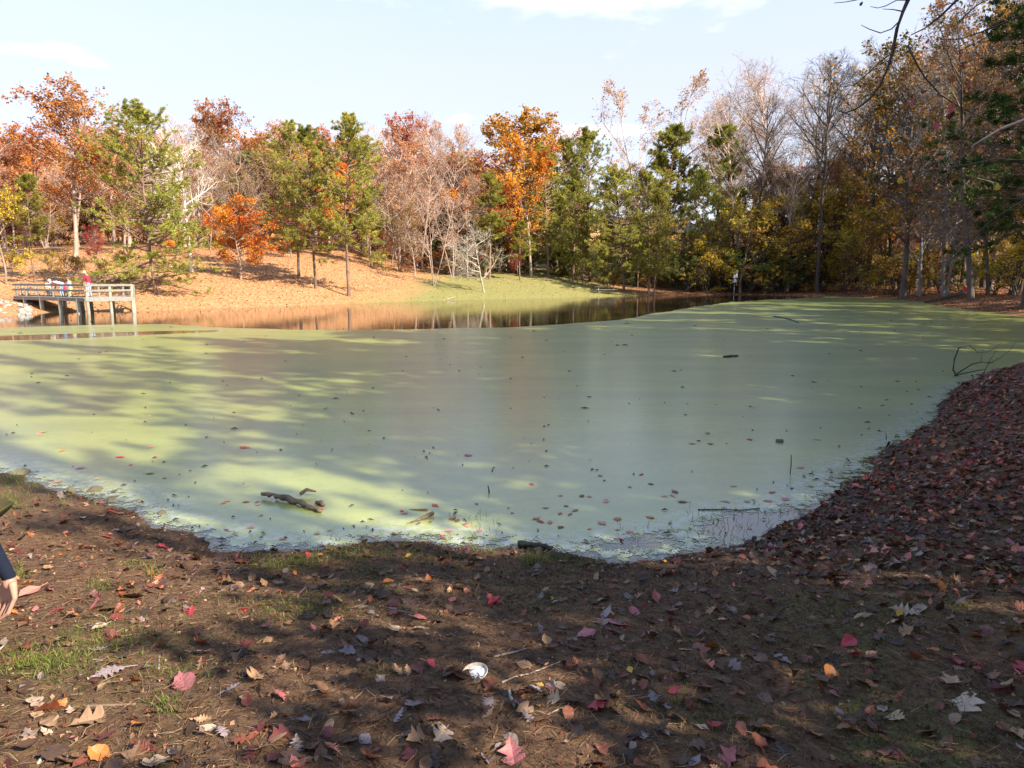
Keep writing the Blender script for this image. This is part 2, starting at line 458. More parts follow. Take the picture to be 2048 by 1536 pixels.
lawnc = g.ramp(n4, [(.3, (.13, .14, .040)), (.55, (.20, .18, .060)), (.74, (.34, .22, .11))])
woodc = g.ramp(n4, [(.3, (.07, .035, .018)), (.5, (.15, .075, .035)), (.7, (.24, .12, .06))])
farc = g.mix(g.attr('lawn'), litter, lawnc)
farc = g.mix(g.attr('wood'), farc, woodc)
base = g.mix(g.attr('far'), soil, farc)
h = g.math('ADD', g.math('MULTIPLY', n3, .35), n2)
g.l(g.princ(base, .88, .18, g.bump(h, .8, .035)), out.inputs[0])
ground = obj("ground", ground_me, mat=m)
tag(ground, "leaf-strewn brown ground sloping down to the pond", kind='structure')

# ---- open water
m, nt, out = new_mat("pond_water"); g = NT(nt)
pos = g.n('ShaderNodeNewGeometry').outputs['Position']
mp = g.n('ShaderNodeMapping'); mp.inputs['Scale'].default_value = (.9, 1.6, 1); g.l(pos, mp.inputs[0])
wv = g.noise(mp.outputs[0], 1.6, 3, .5); wv2 = g.noise(mp.outputs[0], 9, 2, .5)
g.l(g.princ((.030, .024, .012), .035, .85, g.bump(g.math('MULTIPLY_ADD', wv2, .25, wv), .05, .05)), out.inputs[0])
wx = np.array([-70, -20, 20, 80.]); wy = np.array([1.5, 40, 110.])
Vw = np.array([[x, y, 0.0] for y in wy for x in wx]); Qw = [[j * 4 + i, j * 4 + i + 1, j * 4 + i + 5, j * 4 + i + 4] for j in range(2) for i in range(3)]
water = obj("pond_water", mesh_np("pond_water", Vw, Qw), mat=m)
tag(water, "still open pond water mirroring the far bank", kind='structure')

# ---- the floating mat of duckweed
edge_px = [(-500, 672), (-200, 664), (0, 657), (120, 652), (240, 648.5), (328, 648.5), (400, 652), (444, 655), (580, 659.5), (700, 660.5), (850, 658), (1000, 655), (1100, 650), (1200, 643.5),
           (1260, 636), (1310, 627.5), (1350, 620), (1400, 612.5), (1440, 607.5), (1480, 603), (1520, 600), (1580, 597), (1640, 594.5), (1700, 590)]
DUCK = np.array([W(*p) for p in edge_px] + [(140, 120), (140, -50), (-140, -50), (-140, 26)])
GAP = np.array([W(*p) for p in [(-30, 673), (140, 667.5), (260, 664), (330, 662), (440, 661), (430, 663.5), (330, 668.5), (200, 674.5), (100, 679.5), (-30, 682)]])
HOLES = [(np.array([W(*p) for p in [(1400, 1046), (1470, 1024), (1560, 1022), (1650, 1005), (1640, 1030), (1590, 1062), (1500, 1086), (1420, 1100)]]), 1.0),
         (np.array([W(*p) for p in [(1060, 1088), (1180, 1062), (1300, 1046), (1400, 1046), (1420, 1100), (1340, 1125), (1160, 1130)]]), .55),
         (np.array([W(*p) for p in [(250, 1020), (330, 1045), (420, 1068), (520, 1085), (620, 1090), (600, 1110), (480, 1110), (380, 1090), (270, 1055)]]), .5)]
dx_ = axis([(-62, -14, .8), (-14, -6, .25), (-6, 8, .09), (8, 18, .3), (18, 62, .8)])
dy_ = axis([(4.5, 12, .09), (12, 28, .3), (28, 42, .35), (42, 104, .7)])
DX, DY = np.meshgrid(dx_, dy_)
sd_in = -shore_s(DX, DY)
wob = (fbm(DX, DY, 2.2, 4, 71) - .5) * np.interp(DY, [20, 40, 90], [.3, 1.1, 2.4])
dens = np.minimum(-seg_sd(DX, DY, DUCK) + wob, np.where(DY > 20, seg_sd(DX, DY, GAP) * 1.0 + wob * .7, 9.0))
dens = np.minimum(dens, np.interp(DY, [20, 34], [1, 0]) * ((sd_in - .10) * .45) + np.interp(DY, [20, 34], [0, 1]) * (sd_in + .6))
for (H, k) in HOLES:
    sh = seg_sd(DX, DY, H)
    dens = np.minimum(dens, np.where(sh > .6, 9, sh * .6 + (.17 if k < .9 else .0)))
nx, ny = len(dx_), len(dy_)
V = np.stack([DX.ravel(), DY.ravel(), np.full(DX.size, 0.004)], 1)
ii = (np.arange(ny - 1)[:, None] * nx + np.arange(nx - 1)[None, :]).ravel()
Qs = np.stack([ii, ii + 1, ii + nx + 1, ii + nx], 1)
dv = dens.ravel(); keep = dv[Qs].max(1) > -.35
Qs = Qs[keep]; used = np.unique(Qs); remap = np.full(len(V), -1); remap[used] = np.arange(len(used))
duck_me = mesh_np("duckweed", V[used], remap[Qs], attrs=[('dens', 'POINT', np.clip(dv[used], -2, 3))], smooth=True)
m, nt, out = new_mat("duckweed"); g = NT(nt)
pos = g.n('ShaderNodeNewGeometry').outputs['Position']
nA = g.noise(pos, 7, 5, .7); nB = g.noise(pos, 60, 3, .7); mpd = g.n('ShaderNodeMapping'); mpd.inputs['Scale'].default_value = (.35, 1.1, 1); mpd.inputs['Rotation'].default_value = (0, 0, .35); g.l(pos, mpd.inputs[0]); nC = g.noise(mpd.outputs[0], .55, 6, .62); nD = g.noise(pos, 220, 2, .7)
base = g.mix(g.rng(nC, .3, .7), (.190, .215, .058), (.285, .300, .068))
base = g.mix(g.math('MULTIPLY', g.rng(nB, .45, .75), .25), base, (.15, .19, .04))
base = g.mix(g.math('MULTIPLY', g.rng(g.noise(pos, 2.4, 5, .75), .60, .74), .35), base, (.24, .25, .14))
base = g.mix(g.math('MULTIPLY', g.rng(g.noise(pos, 5.5, 6, .72), .42, .66), .30), base, (.135, .165, .055))
base = g.mix(g.math('MULTIPLY', g.rng(g.noise(pos, 38, 3, .7), .52, .70), .30), base, (.29, .30, .10))
scum_sheen = g.math('MULTIPLY', g.rng(g.attr('dens'), .34, .05), g.rng(g.noise(pos, 9, 6, .75), .44, .60))
base = g.mix(g.math('MULTIPLY', scum_sheen, .58), base, (.40, .42, .42))  # whitish scum; its pale tone also paints the sky's reflection into the shallows
nrm = g.bump(nB, .06, .006)
pr_ = g.n('ShaderNodeBsdfPrincipled'); g.l(base, pr_.inputs['Base Color']); pr_.inputs['Roughness'].default_value = .45; pr_.inputs['Specular IOR Level'].default_value = .5
pr_.inputs['Coat Weight'].default_value = .75; pr_.inputs['Coat Roughness'].default_value = .20; pr_.inputs['Coat IOR'].default_value = 1.55
g.l(nrm, pr_.inputs['Normal']); g.l(nrm, pr_.inputs['Coat Normal'])
sh = pr_.outputs[0]
tr = g.n('ShaderNodeBsdfTransparent'); mx = g.n('ShaderNodeMixShader')
cov = g.math('ADD', g.attr('dens'), g.math('MULTIPLY', g.math('SUBTRACT', g.math('ADD', g.math('MULTIPLY', nA, .6), g.math('MULTIPLY', nB, .4)), .5), .9))
g.l(g.math('GREATER_THAN', cov, 0.0), mx.inputs[0]); g.l(tr.outputs[0], mx.inputs[1]); g.l(sh, mx.inputs[2]); g.l(mx.outputs[0], out.inputs[0])
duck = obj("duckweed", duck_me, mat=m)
tag(duck, "mat of pale green duckweed floating over most of the pond", kind='stuff')

# ================================================================== TREES
def grow(start, dirn, length, n, wob, trop, r):
    """start (C,3), dirn (C,3), length (C,) -> polylines (C,n,3)"""
    C = len(start); P = np.empty((C, n, 3)); P[:, 0] = start; d = norm(dirn); st = (length / (n - 1))[:, None]
    up = np.array([0, 0, 1.0])
    for k in range(1, n):
        d = norm(d + r.normal(size=(C, 3)) * wob + up * trop)
        P[:, k] = P[:, k - 1] + d * st
    return P
def along(P, idx, t):
    """position and tangent on polylines idx at t in 0..1"""
    n = P.shape[1]; f = np.clip(t, 0, .9999) * (n - 1); i = f.astype(int); u = (f - i)[:, None]
    a = P[idx, i]; b = P[idx, i + 1]
    return a + (b - a) * u, norm(b - a)
def branch(P, k, t0, t1, a0, a1, r, flat=0.0):
    """k children on each polyline -> idx, t, position, direction"""
    C = len(P); idx = np.repeat(np.arange(C), k)
    t = t0 + (t1 - t0) * ((np.tile(np.arange(k), C) + r.random(C * k)) / k)
    pos, tan = along(P, idx, t)
    rv = r.normal(size=(C * k, 3)); rv[:, 2] *= (1 - flat)
    perp = norm(rv - (rv * tan).sum(1, keepdims=True) * tan)
    a = np.radians(r.uniform(a0, a1, C * k))[:, None]
    return idx, t, pos, tan * np.cos(a) + perp * np.sin(a)
def lerp_rad(r0, r1, n): return r0[:, None] + (r1 - r0)[:, None] * np.linspace(0, 1, n)[None, :]
def leaves(C, size, r, up=.3, aspect=.62, fold=.25):
    """diamond leaves folded along the rib: 4 vertices each"""
    n = len(C)
    d = norm(r.normal(size=(n, 3)) + np.array([0, 0, -.25])); nn = r.normal(size=(n, 3)) + np.array([0, 0, up * 3])
    s = norm(np.cross(d, nn)); nn = np.cross(s, d)
    L = (size * r.uniform(.6, 1.35, n))[:, None]
    V = np.stack([C - d * L * .5, C + s * L * aspect * .5 + nn * L * fold * .5, C + d * L * .5, C - s * L * aspect * .5 + nn * L * fold * .5], 1).reshape(-1, 3)
    return V, np.arange(4 * n).reshape(-1, 4)

class TreeMesh:
    def __init__(s, H, parts):
        hs = []
        for _, me in parts:
            c = np.empty(len(me.vertices) * 3, dtype=np.float32); me.vertices.foreach_get('co', c); hs.append(np.quantile(c[2::3], .9985))
        s.H = float(max(max(hs), H)); s.parts = parts     # parts: list of (name, mesh)
def pack(groups):
    Vs = []; Qs = []; n = 0
    for V, Q in groups: Vs.append(V); Qs.append(Q + n); n += len(V)
    return np.vstack(Vs), np.vstack(Qs)

def make_pine(seed, H=20., clear=.35, rad=3.2, tiers=11, per=5, mat_b=None, mat_l=None, blades=12, droop=0.0, bl=.34, lean=.02, tuftk=6, bw=.048):
    r = np.random.default_rng(seed)
    trunk = grow(np.zeros((1, 3)), np.array([[r.normal() * lean, r.normal() * lean, 1.]]), np.array([H]), 14, .025, .03, r)
    trunk[:, :, 2] *= H / trunk[0, -1, 2]
    tr = np.interp(np.linspace(0, 1, 14), [0, .06, .5, 1], [H * .0125, H * .0095, H * .007, .02])[None]
    u = []
    for k in range(tiers):
        b = (k + r.uniform(-.25, .25)) / (tiers - 1)
        u += list(np.clip(b + r.normal(size=per + int(r.integers(-1, 2))) * .018, 0, 1))
    u = np.array(u); C = len(u)
    t = clear + (0.99 - clear) * u
    pos, tan = along(trunk, np.zeros(C, int), t)
    az = r.uniform(0, 2 * math.pi, C)
    el = np.radians(np.interp(u, [0, .3, .7, 1], [-8, 4, 22, 60]) + r.normal(size=C) * 8 - droop)
    d = np.stack([np.cos(az) * np.cos(el), np.sin(az) * np.cos(el), np.sin(el)], 1)
    L = rad * np.interp(u, [0, .12, .35, .7, .9, 1], [.8, 1.0, 1.0, .78, .50, .25]) * r.uniform(.55, 1.15, C)
    limb = grow(pos, d, L, 7, .09, .045, r)
    lr = lerp_rad(.012 + L * .016, np.full(C, .008), 7)
    i2, t2, p2, d2 = branch(limb, 7, .25, 1., 25, 65, r, flat=.75)
    L2 = (L[i2] * .42 * (1.15 - t2 * .75) + .12) * r.uniform(.6, 1.2, len(i2))
    tw = grow(p2, d2, L2, 4, .12, .07, r)
    twr = lerp_rad(.004 + L2 * .010, np.full(len(L2), .004), 4)
    # dead stubs on the bare trunk
    k0 = 5
    ts = r.uniform(clear * .5, clear, k0); ps, _ = along(trunk, np.zeros(k0, int), ts); a2 = r.uniform(0, 6.28, k0)
    stub = grow(ps, np.stack([np.cos(a2), np.sin(a2), np.full(k0, .1)], 1), r.uniform(.4, 1.6, k0) * rad / 3.2, 5, .15, -.02, r)
    Vt, Qt = pack([tubes(trunk, tr, 9), tubes(limb, lr, 5), tubes(tw, twr, 3), tubes(stub, lerp_rad(np.full(k0, .035), np.full(k0, .008), 5), 4)])
    tm = mesh_np("trunk", Vt, Qt, None, (mat_b,), smooth=True)
    # needle tufts
    k = tuftk
    ti = np.repeat(np.arange(len(tw)), k); tt = np.clip(r.uniform(.3, 1.05, len(ti)), 0, 1)
    pc, pd = along(tw, ti, tt)
    li = np.repeat(np.arange(C), 3); p3, d3 = along(limb, li, r.uniform(.75, 1, len(li)))
    pc = np.vstack([pc, p3]); pd = np.vstack([pd, d3])
    pc = pc + r.normal(size=pc.shape) * .04
    n = len(pc); bi = np.repeat(np.arange(n), blades)
    bd = norm(pd[bi] * .55 + r.normal(size=(n * blades, 3)) * .55 + np.array([0, 0, .38]))
    sd = norm(np.cross(bd, r.normal(size=bd.shape)))
    ln = (bl * r.uniform(.65, 1.2, len(bi)))[:, None]; w = bw * ln / .30
    b0 = pc[bi]
    Vb = np.stack([b0, b0 + bd * ln * .55 + sd * w * .5, b0 + bd * ln, b0 + bd * ln * .55 - sd * w * .5], 1).reshape(-1, 3)
    clump = fbm(pc[:, 0] * 1.0 + 31, pc[:, 2] * 1.0 + pc[:, 1] * .7, 1.3, 2, seed)
    v = np.clip(clump[bi] * .9 + r.normal(size=len(bi)) * .13 - .02, 0, 1)
    brown = r.random(n) < .13
    v = np.where(brown[bi] & (r.random(len(bi)) < .8), .97, v * .85)
    cm = mesh_np("crown", Vb, np.arange(4 * len(bi)).reshape(-1, 4), None, (mat_l,), [('v', 'FACE', v)])
    return TreeMesh(H, [("trunk", tm), ("crown", cm)])

def make_broadleaf(seed, H=18., clear=.3, rad=4.5, nl=20, k2=7, k3=6, leaf_per=4, leaf=.22, mat_b=None, mat_l=None, up=.03, a=(35, 70), keep=1.0, twigs=False, wob=.11,
                   fork=False, base_r=.012, prof=None, twr=.012, k4=0, lean=.03, top_bias=0.0, aspect=.7, fspread=.28, cls=1.0):
    r = np.random.default_rng(seed)
    if fork:
        nf = int(fork)
        az = r.uniform(0, 6.28) + np.arange(nf) * 2 * math.pi / nf
        trunk = grow(np.zeros((nf, 3)) + np.stack([np.cos(az), np.sin(az), 0 * az], 1) * .08, np.stack([np.cos(az) * fspread, np.sin(az) * fspread, np.ones(nf)], 1), np.full(nf, H) * r.uniform(.85, 1.03, nf), 14, .04, .05, r)
    else:
        nf = 1
        trunk = grow(np.zeros((1, 3)), np.array([[r.normal() * lean, r.normal() * lean, 1.]]), np.array([H]), 14, .045, .05, r)
    trunk[:, :, 2] *= H / trunk[:, -1, 2].max()
    rr = np.interp(np.linspace(0, 1, 14), [0, .05, .5, 1], [H * base_r * 1.25, H * base_r, H * base_r * .6, .015])
    tr = np.repeat(rr[None], nf, 0) * (1.0 if nf == 1 else .72)
    i1, t1, p1, d1 = branch(trunk, nl // nf, clear, .99, a[0], a[1], r)
    uu = (t1 - clear) / (1 - clear)
    pf = prof or ([0, .25, .6, .85, 1], [.75, 1., 1., .72, .45])
    L1 = rad * np.interp(uu, *pf) * r.uniform(.6, 1.2, len(i1))
    limb = grow(p1, d1, L1, 8, wob, up, r)
    l1r = lerp_rad(.02 + L1 * .014, np.full(len(L1), .010), 8)
    i2, t2, p2, d2 = branch(limb, k2, .2, 1., 25, 60, r)
    L2 = L1[i2] * .48 * (1.2 - t2 * .6) * r.uniform(.6, 1.2, len(i2))
    b2 = grow(p2, d2, L2, 6, wob * 1.1, up * .8, r)
    l2r = lerp_rad(.008 + L2 * .010, np.full(len(L2), twr * .6), 6)
    i3, t3, p3, d3 = branch(b2, k3, .15, 1., 25, 60, r)
    L3 = (L2[i3] * .5 * (1.2 - t3 * .5) + .12) * r.uniform(.6, 1.3, len(i3))
    b3 = grow(p3, d3, L3, 4, wob * 1.2, up * .8, r)
    groups = [tubes(trunk, tr, 9), tubes(limb, l1r, 6), tubes(b2, l2r, 4)]
    parts = []
    tw_groups = []
    b4 = None
    if k4:
        i4, t4, p4, d4 = branch(b3, k4, .15, 1., 20, 55, r)
        L4 = (L3[i4] * .6 + .1) * r.uniform(.6, 1.3, len(i4)); b4 = grow(p4, d4, L4, 3, wob, up, r)
    if twigs:
        tw_groups.append(tubes(b3, lerp_rad(np.full(len(b3), twr), np.full(len(b3), twr * .55), 4), 3))
        if k4: tw_groups.append(tubes(b4, lerp_rad(np.full(len(b4), twr * .8), np.full(len(b4), twr * .4), 3), 3))
    else:
        groups.append(tubes(b3, lerp_rad(np.full(len(b3), twr), np.full(len(b3), twr * .5), 4), 3))
    Vt, Qt = pack(groups)
    parts.append(("trunk", mesh_np("trunk", Vt, Qt, None, (mat_b,), smooth=True)))
    if tw_groups:
        V2, Q2 = pack(tw_groups)
        parts.append(("twigs", mesh_np("twigs", V2, Q2, None, (mat_b,))))
    if leaf_per:
        src = b4 if b4 is not None else b3
        li = np.repeat(np.arange(len(src)), leaf_per)
        pc, _ = along(src, li, r.uniform(.1, 1.0, len(li)))
        pc = pc + r.normal(size=pc.shape) * leaf * .55
        if keep < 1:
            cl = fbm(pc[:, 0] + 50, pc[:, 2] * 1.0 + pc[:, 1] * .8, cls, 3, seed + 3) + top_bias * (pc[:, 2] / H - .5)
            thr = np.quantile(cl, 1 - keep); pc = pc[cl > thr]
        V, Q = leaves(pc, leaf, r, aspect=aspect)
        v = np.clip(fbm(pc[:, 0] + 9, pc[:, 2] + pc[:, 1] * .6, 2.2, 3, seed + 5) * 1.2 - .1 + r.normal(size=len(pc)) * .14, 0, 1)
        parts.append(("crown", mesh_np("crown", V, Q, None, (mat_l,), [('v', 'FACE', v)])))
    return TreeMesh(H, parts)

M = {}
M['pine_bark'] = bark_mat("pine_bark", (.10, .062, .042), (.26, .17, .12), 4)
M['grey_bark'] = bark_mat("grey_bark", (.15, .11, .085), (.36, .27, .20), 4)
M['tan_bark'] = bark_mat("tan_bark", (.30, .21, .16), (.56, .42, .34), 4)
M['dark_bark'] = bark_mat("dark_bark", (.05, .04, .033), (.13, .10, .08), 4)
M['white_bark'] = bark_mat("white_bark", (.36, .32, .26), (.70, .65, .56), 1.5, .5)
M['pale_bark'] = bark_mat("pale_bark", (.13, .12, .11), (.34, .32, .30), 2.5, .4)
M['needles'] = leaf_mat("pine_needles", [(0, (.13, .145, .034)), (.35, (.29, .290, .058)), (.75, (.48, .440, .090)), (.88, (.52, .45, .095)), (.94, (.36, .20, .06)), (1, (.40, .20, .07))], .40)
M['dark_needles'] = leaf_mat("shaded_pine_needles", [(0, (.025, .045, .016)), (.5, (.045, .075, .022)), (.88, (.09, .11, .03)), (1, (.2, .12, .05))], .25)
M['orange'] = leaf_mat("orange_leaves", [(0, (.45, .10, .025)), (.4, (.62, .19, .03)), (.7, (.72, .30, .035)), (1, (.78, .40, .06))], .4)
M['rust'] = leaf_mat("rust_leaves", [(0, (.22, .065, .030)), (.4, (.42, .14, .05)), (.7, (.52, .22, .07)), (1, (.50, .28, .12))], .35)
M['gold'] = leaf_mat("gold_leaves", [(0, (.34, .14, .025)), (.4, (.50, .25, .04)), (.75, (.58, .36, .06)), (1, (.40, .32, .07))], .35)
M['red'] = leaf_mat("red_leaves", [(0, (.20, .018, .022)), (.5, (.38, .045, .035)), (1, (.55, .12, .05))], .35)
M['yellow'] = leaf_mat("yellow_leaves", [(0, (.30, .22, .03)), (.4, (.50, .36, .04)), (.75, (.62, .42, .05)), (1, (.36, .36, .07))], .4)
M['olive'] = leaf_mat("olive_leaves", [(0, (.10, .095, .024)), (.35, (.27, .185, .040)), (.7, (.48, .28, .06)), (1, (.58, .27, .07))], .35)
M['pinkish'] = leaf_mat("pinkish_leaves", [(0, (.36, .13, .07)), (.5, (.56, .26, .12)), (1, (.62, .38, .20))], .35)
M['bronze'] = leaf_mat("bronze_leaves", [(0, (.05, .06, .018)), (.35, (.12, .11, .028)), (.6, (.34, .18, .035)), (1, (.50, .28, .06))], .35)
M['brown'] = leaf_mat("brown_leaves", [(0, (.15, .07, .03)), (.5, (.30, .15, .055)), (1, (.42, .26, .10))], .3)
M['green'] = leaf_mat("green_leaves", [(0, (.03, .06, .015)), (.5, (.06, .10, .022)), (1, (.16, .18, .04))], .35)

LIB = {}
def lib(key, fn, *a, **k): LIB[key] = fn(*a, **k); return LIB[key]
B = dict(mat_b=M['pine_bark'], mat_l=M['needles'])
lib('pine_tall', make_pine, 11, 20, .30, 5.4, 11, 7, **B)
lib('pine_tall2', make_pine, 12, 20, .26, 5.2, 12, 7, **B)
lib('pine_big', make_pine, 13, 18, .09, 7.4, 14, 8, **B)
lib('pine_full', make_pine, 14, 17, .18, 6.0, 13, 8, **B)
lib('pine_slim', make_pine, 15, 18, .44, 3.3, 13, 6, **B)
lib('pine_dense', make_pine, 16, 20, .22, 5.6, 14, 7, **B)
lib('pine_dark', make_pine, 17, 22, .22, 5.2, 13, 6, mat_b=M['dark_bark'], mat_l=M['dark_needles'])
lib('oak_rust', make_broadleaf, 21, 22, .28, 8.0, 26, 8, 6, 7, .36, M['grey_bark'], M['rust'], keep=.92, cls=1.3)
lib('oak_gold', make_broadleaf, 22, 20, .22, 7.2, 30, 8, 6, 7, .36, M['grey_bark'], M['gold'], keep=.92)
lib('oak_orange', make_broadleaf, 23, 20, .22, 6.6, 26, 8, 6, 7, .34, M['grey_bark'], M['orange'], keep=.92)
lib('maple_orange', make_broadleaf, 24, 10, .16, 5.0, 26, 8, 6, 7, .25, M['grey_bark'], M['orange'], keep=.97)
lib('tree_yellow', make_broadleaf, 25, 11, .12, 4.4, 22, 7, 6, 5, .24, M['grey_bark'], M['yellow'], keep=.8)
lib('tree_red', make_broadleaf, 26, 8, .10, 3.6, 20, 7, 6, 5, .20, M['grey_bark'], M['red'], keep=.85)
lib('tree_olive', make_broadleaf, 27, 10, .08, 4.2, 22, 7, 6, 5, .22, M['dark_bark'], M['olive'], keep=.85)
lib('tree_pinkish', make_broadleaf, 28, 20, .25, 6.0, 26, 7, 6, 4, .27, M['tan_bark'], M['pinkish'], keep=.75, twigs=True, a=(25, 55), up=.06)
lib('oak_olive', make_broadleaf, 29, 21, .20, 7.6, 26, 8, 6, 6, .30, M['dark_bark'], M['bronze'], keep=.8, cls=1.5)
lib('tree_brown', make_broadleaf, 30, 16, .15, 5.2, 26, 8, 6, 4, .26, M['grey_bark'], M['brown'], keep=.75, twigs=True)
lib('poplar_bare', make_broadleaf, 31, 26, .42, 6.4, 22, 7, 5, 0, .2, M['tan_bark'], None, a=(28, 58), up=.075, twigs=True, k4=3, twr=.013, wob=.09, base_r=.0085)
lib('poplar_bare2', make_broadleaf, 32, 26, .36, 6.4, 22, 7, 5, 1, .18, M['tan_bark'], M['pinkish'], a=(28, 58), up=.075, twigs=True, k4=3, twr=.013, wob=.09, keep=.4, base_r=.0085)
lib('poplar_fork', make_broadleaf, 33, 24, .25, 5.2, 28, 8, 6, 2, .22, M['tan_bark'], M['gold'], a=(22, 48), up=.07, twigs=True, k4=2, twr=.013, fork=4, fspread=.36, keep=.42, top_bias=1.0, base_r=.008)
lib('grey_bare', make_broadleaf, 34, 15, .15, 5.6, 26, 7, 6, 1, .2, M['grey_bark'], M['rust'], twigs=True, k4=2, twr=.013, keep=.5, up=.03, fork=2, base_r=.011)
lib('sycamore', make_broadleaf, 35, 18, .20, 8.5, 18, 6, 5, 0, .2, M['white_bark'], None, twigs=True, k4=2, twr=.013, up=.04, a=(40, 75), base_r=.016, wob=.15)
M['pale_twig'] = bark_mat("pale_twig", (.20, .17, .13), (.40, .34, .27), 4)
lib('small_bare', make_broadleaf, 36, 6.5, .16, 3.3, 18, 7, 5, 0, .2, M['pale_twig'], None, twigs=True, k4=2, twr=.011, up=.01, a=(45, 85), base_r=.015, wob=.20, lean=.25, prof=([0, .2, .5, 1], [1.35, 1.2, .85, .35]))
lib('thin_bare', make_broadleaf, 37, 13, .22, 3.0, 22, 7, 5, 1, .16, M['tan_bark'], M['pinkish'], twigs=True, k4=2, twr=.012, up=.07, fork=3, keep=.5, base_r=.008)
lib('dark_bare', make_broadleaf, 38, 22, .14, 5.5, 30, 7, 6, 1, .20, M['pale_bark'], M['brown'], twigs=True, k4=2, twr=.012, up=.0, keep=.55, base_r=.010, a=(40, 80))
lib('poplar_dark', make_broadleaf, 46, 26, .40, 6.0, 22, 7, 5, 0, .2, M['dark_bark'], None, a=(28, 58), up=.075, twigs=True, k4=3, twr=.012, wob=.09, base_r=.0085)
lib('dark_bare2', make_broadleaf, 47, 22, .16, 5.5, 30, 7, 6, 2, .20, M['dark_bark'], M['brown'], twigs=True, k4=2, twr=.012, up=.0, keep=.6, base_r=.010, a=(40, 80))
lib('shrub_olive', make_broadleaf, 39, 3.5, .02, 2.2, 18, 6, 5, 5, .14, M['dark_bark'], M['olive'], fork=4, keep=.85, base_r=.012)
lib('shrub_yellow', make_broadleaf, 40, 4.0, .02, 2.6, 18, 6, 5, 5, .15, M['dark_bark'], M['yellow'], fork=4, keep=.75, base_r=.012)
lib('shrub_green', make_broadleaf, 41, 4.0, .02, 2.4, 18, 6, 5, 6, .15, M['dark_bark'], M['green'], fork=4, keep=.9, base_r=.012)
lib('shrub_rust', make_broadleaf, 42, 3.5, .02, 2.2, 18, 6, 5, 5, .14, M['dark_bark'], M['rust'], fork=4, keep=.75, base_r=.012)
lib('shade_oak', make_broadleaf, 43, 20, .2, 7.5, 24, 7, 5, 5, .52, M['dark_bark'], M['brown'], keep=.68, cls=1.8)
lib('shade_low', make_broadleaf, 45, 8, .08, 3.6, 22, 7, 5, 5, .24, M['dark_bark'], M['brown'], keep=.72, cls=.9)
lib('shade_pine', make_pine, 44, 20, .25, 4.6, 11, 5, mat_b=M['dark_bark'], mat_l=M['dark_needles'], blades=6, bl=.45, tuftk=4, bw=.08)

TREE_N = 0
def plant(key, name, x, y, height=None, top_py=None, px=None, label=None, cat="tree", group=None, rot=None, wide=1.0, sink=.05):
    """stands a tree on the ground at (x, y)"""
    global TREE_N
    TREE_N += 1
    tm = LIB[key]; z = gz(x, y)
    if top_py is not None:
        height = at_y(1024, top_py, y).z - z
    s = height / tm.H
    root = empty(name, (x, y, z - sink), rot if rot is not None else (TREE_N * 2.399) % 6.283)
    root.scale = (s * wide, s * wide, s)
    for (pn, me) in tm.parts:
        obj(pn, me, root)
    tag(root, label, cat, group)
    return root
def px_x(px, y, z=1.0):
    """world x of a point at distance y that is seen at column px"""
    w = y * math.cos(PITCH) - (z - CAM_H) * math.sin(PITCH)
    return (px - 1024) / FPX * w
def P(key, name, px, y, top, label, group=None, wide=1.0, rot=None, cat="tree"):
    x = px_x(px, y, 1.0); z = gz(x, y); x = px_x(px, y, z)
    return plant(key, name, x, y, top_py=top, label=label, group=group, wide=wide, rot=rot, cat=cat)

# ---- the bank of the far shore, left to right
P('tree_yellow', 'yellow_tree', 12, 58, 365, "bushy yellow leafed tree at the picture's left edge, behind the dock's bank end")
P('pine_slim', 'pine_tree', 70, 60, 345, "thin young pine with a bare pale trunk just behind the left end of the dock")
P('shrub_olive', 'shrub', 140, 60, 505, "olive green shrub on the slope behind the people on the dock", cat="shrub", wide=1.3)
P('shrub_yellow', 'shrub', 100, 66, 500, "yellowish shrub on the slope above the left end of the dock", cat="shrub", wide=1.2)
P('oak_rust', 'oak_tree', 152, 78, 150, "tallest red-orange oak rising behind the left end of the pond", wide=1.3)
P('tree_red', 'red_tree', 195, 72, 440, "dark red small tree between the big oak and the broad pine")
P('pine_big', 'pine_tree', 312, 57.5, 208, "broad pine with branches almost to the ground, right of the dock", wide=1.05)
P('tree_brown', 'tree', 250, 84, 280, "brownish tree behind the broad pine by the dock")
P('sycamore', 'sycamore_tree', 384, 70, 245, "white-barked bare sycamore with long curving limbs", wide=1.0)
P('grey_bare', 'bare_tree', 480, 84, 270, "grey bare tree behind the orange maple, its twigs a pale haze")
P('oak_rust', 'oak_tree', 462, 104, 195, "rust-orange oak standing above the white sycamore on the ridge", wide=1.1)
P('maple_orange', 'maple_tree', 482, 69, 388, "bright orange maple alone on the leaf-covered slope", wide=1.25)
P('maple_orange', 'maple_tree', 345, 80, 445, "small orange-red maple half hidden behind the broad pine", wide=.8)
P('tree_red', 'red_tree', 582, 92, 395, "crimson small tree behind the leftmost of the tall pines", wide=1.0)
P('pine_tall', 'pine_tree', 598, 76, 238, "tall pine at the left of the trio on the slope, farther back than its neighbours", wide=.95)
P('pine_tall2', 'pine_tree', 631, 70, 250, "tall pine in the middle of the trio on the slope", wide=.95)
P('pine_tall', 'pine_tree', 698, 69.5, 226, "tall dark-trunked pine at the right of the trio on the slope", rot=2.0)
P('pine_slim', 'pine_tree', 743, 92, 370, "short pine uphill to the right of the pine trio", wide=1.25)
P('shrub_olive', 'shrub', 766, 90, 498, "low green bush at the foot of the short pine", cat="shrub", wide=1.1)
P('thin_bare', 'bare_tree', 868, 83.5, 372, "slender many-stemmed bare tree on the bank in the middle", wide=.9)
P('small_bare', 'bare_tree', 968, 83.5, 448, "small spreading leafless tree on the green bank at the water", wide=.95, rot=.4)
P('pine_slim', 'pine_tree', 979, 96, 345, "slim pale-trunked pine right behind the small leafless tree", wide=1.1)
